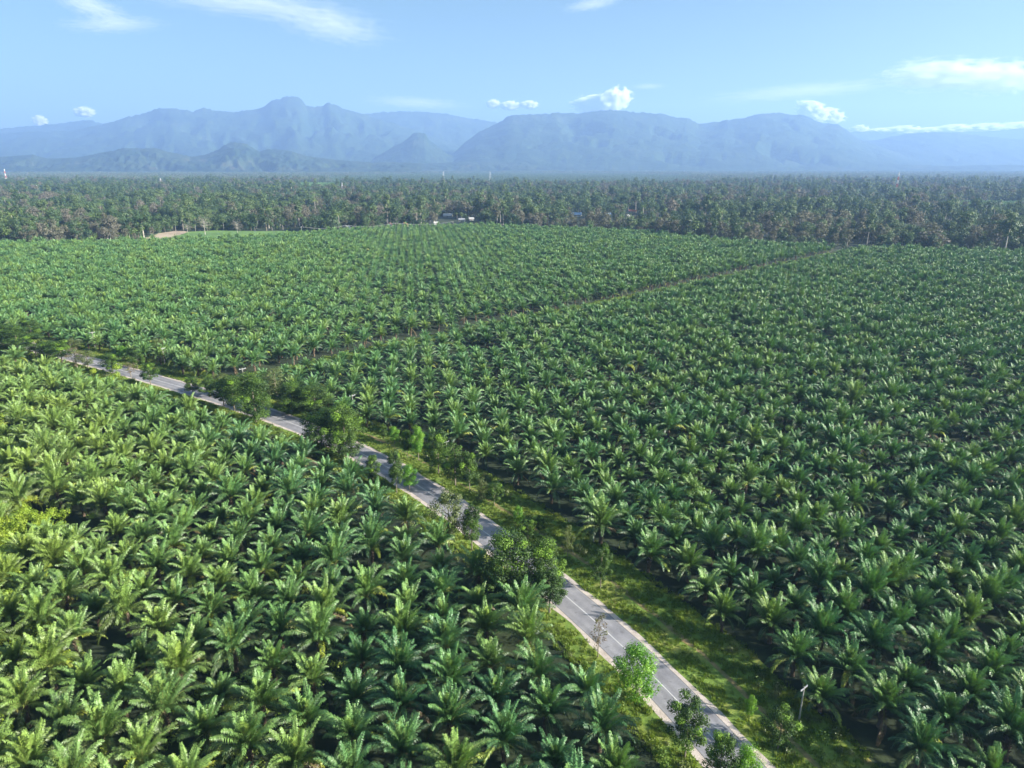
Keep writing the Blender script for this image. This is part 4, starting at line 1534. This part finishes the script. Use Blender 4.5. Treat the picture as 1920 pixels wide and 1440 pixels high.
ridge('mountain', [(1540, 300), (1580, 275), (1620, 264), (1640, 263), (1680, 255), (1720, 249), (1760, 247), (1800, 250), (1850, 256), (1920, 262), (2050, 272), (2250, 290)], 15000, 3000, 1800, M['mountain'], 53, spur=0.3)
ridge('mountain', [(1500, 280), (1570, 252), (1600, 247), (1640, 246), (1700, 250), (1780, 248), (1850, 246), (1920, 240), (2000, 236), (2200, 240), (2450, 250)], 18500, 2500, 1500, M['mountain'], 59, spur=0.3)
ridge('hills', [(-350, 300), (-150, 292), (0, 294), (40, 291), (62, 290), (87, 297), (140, 296), (187, 287), (210, 283), (233, 277), (262, 279), (290, 277), (312, 284), (333, 288), (360, 294), (385, 290), (410, 280), (422, 271), (435, 267),
                (463, 269), (478, 280), (487, 284), (505, 279), (522, 280), (547, 283), (562, 289), (585, 294), (633, 300), (700, 305), (740, 304), (790, 306)],
      9600, 1300, 1500, M['hill'], 61, spur=0.8, rough=0.5, step=3, freq=3.0)
ridge('hills', [(560, 309), (620, 306), (680, 306), (720, 304), (760, 305), (800, 306), (850, 304), (880, 303), (907, 303), (940, 305), (975, 303), (1000, 306), (1060, 308), (1120, 310)],
      10500, 900, 900, M['hill'], 67, spur=0.6, rough=0.5, step=3, freq=3.0)
ridge('hills', [(1300, 311), (1360, 310), (1385, 307), (1400, 305), (1415, 302), (1432, 299), (1448, 303), (1460, 305), (1472, 299), (1484, 302), (1500, 307), (1537, 303), (1560, 305), (1580, 307), (1620, 309), (1650, 307), (1700, 309), (1780, 311), (1860, 309), (2050, 309), (2300, 308)],
      11000, 1000, 1000, M['hill'], 71, spur=0.6, rough=0.4, step=3, freq=3.0)

# ------------------------------------------------------------------ clouds (outside the haze)
def cloud_mat(name, dens, nscale, lo, hi, aniso=0.2):
    m, nt, out = mat(name)
    tc = nt.nodes.new('ShaderNodeTexCoord')
    n1 = noise_node(nt, nscale, 7, 0.62, vec=tc.outputs['Object'])
    # fade towards the edge of the lump, in the object's own unit sphere
    ln = nt.nodes.new('ShaderNodeVectorMath')
    ln.operation = 'LENGTH'
    nt.links.new(tc.outputs['Object'], ln.inputs[0])
    fall = smooth(nt, ln.outputs['Value'], 1.0, 0.1)
    v_ = math_n(nt, 'ADD', n1, math_n(nt, 'MULTIPLY', math_n(nt, 'SUBTRACT', fall, 1.0), 0.55))
    d = math_n(nt, 'MULTIPLY', smooth(nt, v_, lo, hi), dens)
    pv = nt.nodes.new('ShaderNodeVolumePrincipled')
    pv.inputs['Color'].default_value = (1, 1, 1, 1)
    pv.inputs['Anisotropy'].default_value = aniso
    nt.links.new(d, pv.inputs['Density'])
    nt.links.new(pv.outputs[0], out.inputs['Volume'])
    return m


def ico(name, m, sub=3):
    import bmesh
    bm = bmesh.new()
    bmesh.ops.create_icosphere(bm, subdivisions=sub, radius=1.0)
    me = bpy.data.meshes.new(name)
    bm.to_mesh(me)
    bm.free()
    me.materials.append(m)
    return me


CUM = ico('cumulus_shape', cloud_mat('cumulus', 0.06, 3.2, 0.14, 0.24, 0.0))
CIR = ico('cirrus_shape', cloud_mat('cirrus', 0.0011, 8.5, 0.20, 0.60, 0.0))
CIR2 = ico('thick_cirrus_shape', cloud_mat('thick_cirrus', 0.006, 5.5, 0.26, 0.48, 0.0))
CLOUDS = [
    # px, py, half width px, half height px, distance, mesh, tilt, label
    (1150, 189, 32, 18, 19440, CUM, 0.3, 'brightest white puffy cloud, on the summit of the right range'),
    (1118, 194, 40, 13, 19800, CUM, 0.05, 'greyish puff spreading left from the bright summit cloud'),
    (1525, 208, 30, 14, 19440, CUM, -0.35, 'white puffy cloud on the shoulder of the right range'),
    (1556, 216, 26, 11, 19872, CUM, -0.2, 'small white puff trailing right of the shoulder cloud'),
    (75, 227, 13, 9, 20160, CUM, 0, 'small pink-white cloud above the ridge at the far left'),
    (158, 210, 18, 8, 20160, CUM, 0, 'small flat cloud right of the far-left one'),
    (925, 195, 12, 7, 20160, CUM, 0, 'first of three small grey clouds above the central saddle'),
    (957, 198, 18, 7, 20160, CUM, 0, 'middle of three small grey clouds above the central saddle'),
    (992, 196, 16, 6, 20160, CUM, 0, 'last of three small grey clouds above the central saddle'),
    (1612, 243, 16, 7, 21600, CUM, 0, 'first from the left of the low white puffs along the right horizon ridge'),
    (1650, 246, 24, 5, 21600, CUM, 0, 'second from the left of the low white puffs along the right horizon ridge'),
    (1694, 244, 30, 7, 21600, CUM, 0, 'third from the left of the low white puffs along the right horizon ridge'),
    (1742, 246, 26, 6, 21600, CUM, 0, 'fourth from the left of the low white puffs along the right horizon ridge'),
    (1790, 243, 34, 8, 21600, CUM, 0, 'fifth from the left of the low white puffs along the right horizon ridge'),
    (1850, 241, 40, 8, 21600, CUM, 0, 'sixth from the left of the low white puffs along the right horizon ridge'),
    (1905, 240, 36, 9, 21600, CUM, 0, 'seventh from the left of the low white puffs along the right horizon ridge'),
    (1215, 162, 40, 6, 24480, CIR, 0.03, 'small thin streak of cloud above the bright summit cloud'),
    (780, 193, 110, 12, 25920, CIR, -0.05, 'faint flat streak of cloud above the left saddle'),
    (1770, 140, 150, 32, 21600, CIR2, 0.03, 'large white ragged cloud at the right'),
    (1880, 145, 110, 34, 21960, CIR2, 0.0, 'dense white cloud at the right edge, beside the ragged one'),
    (1500, 172, 200, 16, 25920, CIR, 0.08, 'very faint veil of cloud left of the large ragged cloud'),
    (470, 8, 240, 26, 21600, CIR, -0.10, 'long wispy cloud along the top edge, left of centre'),
    (170, 12, 80, 22, 21600, CIR, -0.3, 'feathery cloud at the top left corner'),
    (210, 46, 110, 16, 21600, CIR, 0.02, 'feathery streak below the top left cloud'),
    (620, 50, 120, 30, 22320, CIR, -0.15, 'faint veil below the long wispy cloud'),
    (1110, 8, 60, 10, 22320, CIR, 0.15, 'tiny faint wisp at the top edge, right of centre'),
]
for (a, b_, hw, hh, D, me, tilt, lab) in CLOUDS:
    x, y, z = at_depth(a, b_, D)
    s = D / F * 1.0
    o = link('cloud', me)
    o.location = (x, y, z)
    o.scale = (hw * s * 1.35, min(hw, 60) * s * 0.8, hh * s * 1.5)
    o.rotation_euler = (0, -tilt, 0)
    tag(o, lab, 'cloud', 'clouds')

# ------------------------------------------------------------------ haze
hb = MB()
hb.box((0, 7900, 724), (24000, 10000, 726))
m, nt, out = mat('haze')
pv = nt.nodes.new('ShaderNodeVolumePrincipled')
pv.inputs['Color'].default_value = (0.37, 0.58, 1.0, 1)
pv.inputs['Density'].default_value = 0.86e-4
pv.inputs['Anisotropy'].default_value = 0.15
nt.links.new(pv.outputs[0], out.inputs['Volume'])
hz = link('haze', hb.mesh('haze', [m]))
hz['kind'] = 'stuff'
hz['label'] = 'blue haze filling the air out to the mountains'


# ------------------------------------------------------------------ light
EL = R(21.5)
sun_az = math.atan2(0.97, -0.24)   # direction towards the sun on the ground, from +Y towards +X
to_sun = Vector((math.sin(sun_az) * math.cos(EL), math.cos(sun_az) * math.cos(EL), math.sin(EL)))
sl = bpy.data.lights.new('sun', 'SUN')
sl.energy = 5.0
sl.angle = R(0.53)
sl.color = (1.0, 0.95, 0.85)
so = bpy.data.objects.new('sun', sl)
COL.objects.link(so)
so.rotation_euler = (-to_sun).to_track_quat('-Z', 'Y').to_euler()
w = bpy.data.worlds.new('World')
sc.world = w
w.use_nodes = True
nt = w.node_tree
bg = nt.nodes['Background']
sky = nt.nodes.new('ShaderNodeTexSky')
sky.sky_type = 'NISHITA'
sky.sun_disc = False
sky.sun_elevation = EL
sky.sun_rotation = sun_az
sky.air_density = 0.8
sky.dust_density = 2.0
sky.ozone_density = 1.2
nt.links.new(mix(nt, 1.0, sky.outputs[0], (0.85, 1.03, 0.93), 'MULTIPLY'), bg.inputs[0])
bg.inputs[1].default_value = 0.05

sc.view_settings.view_transform = 'Standard'
sc.view_settings.look = 'None'
sc.view_settings.gamma = 1
sc.view_settings.exposure = 1.78
cy = sc.cycles
cy.use_denoising = True
cy.max_bounces = 6
cy.diffuse_bounces = 1
cy.glossy_bounces = 1
cy.transmission_bounces = 2
cy.volume_bounces = 4
cy.transparent_max_bounces = 8
cy.sample_clamp_indirect = 5
cy.caustics_reflective = False
cy.caustics_refractive = False
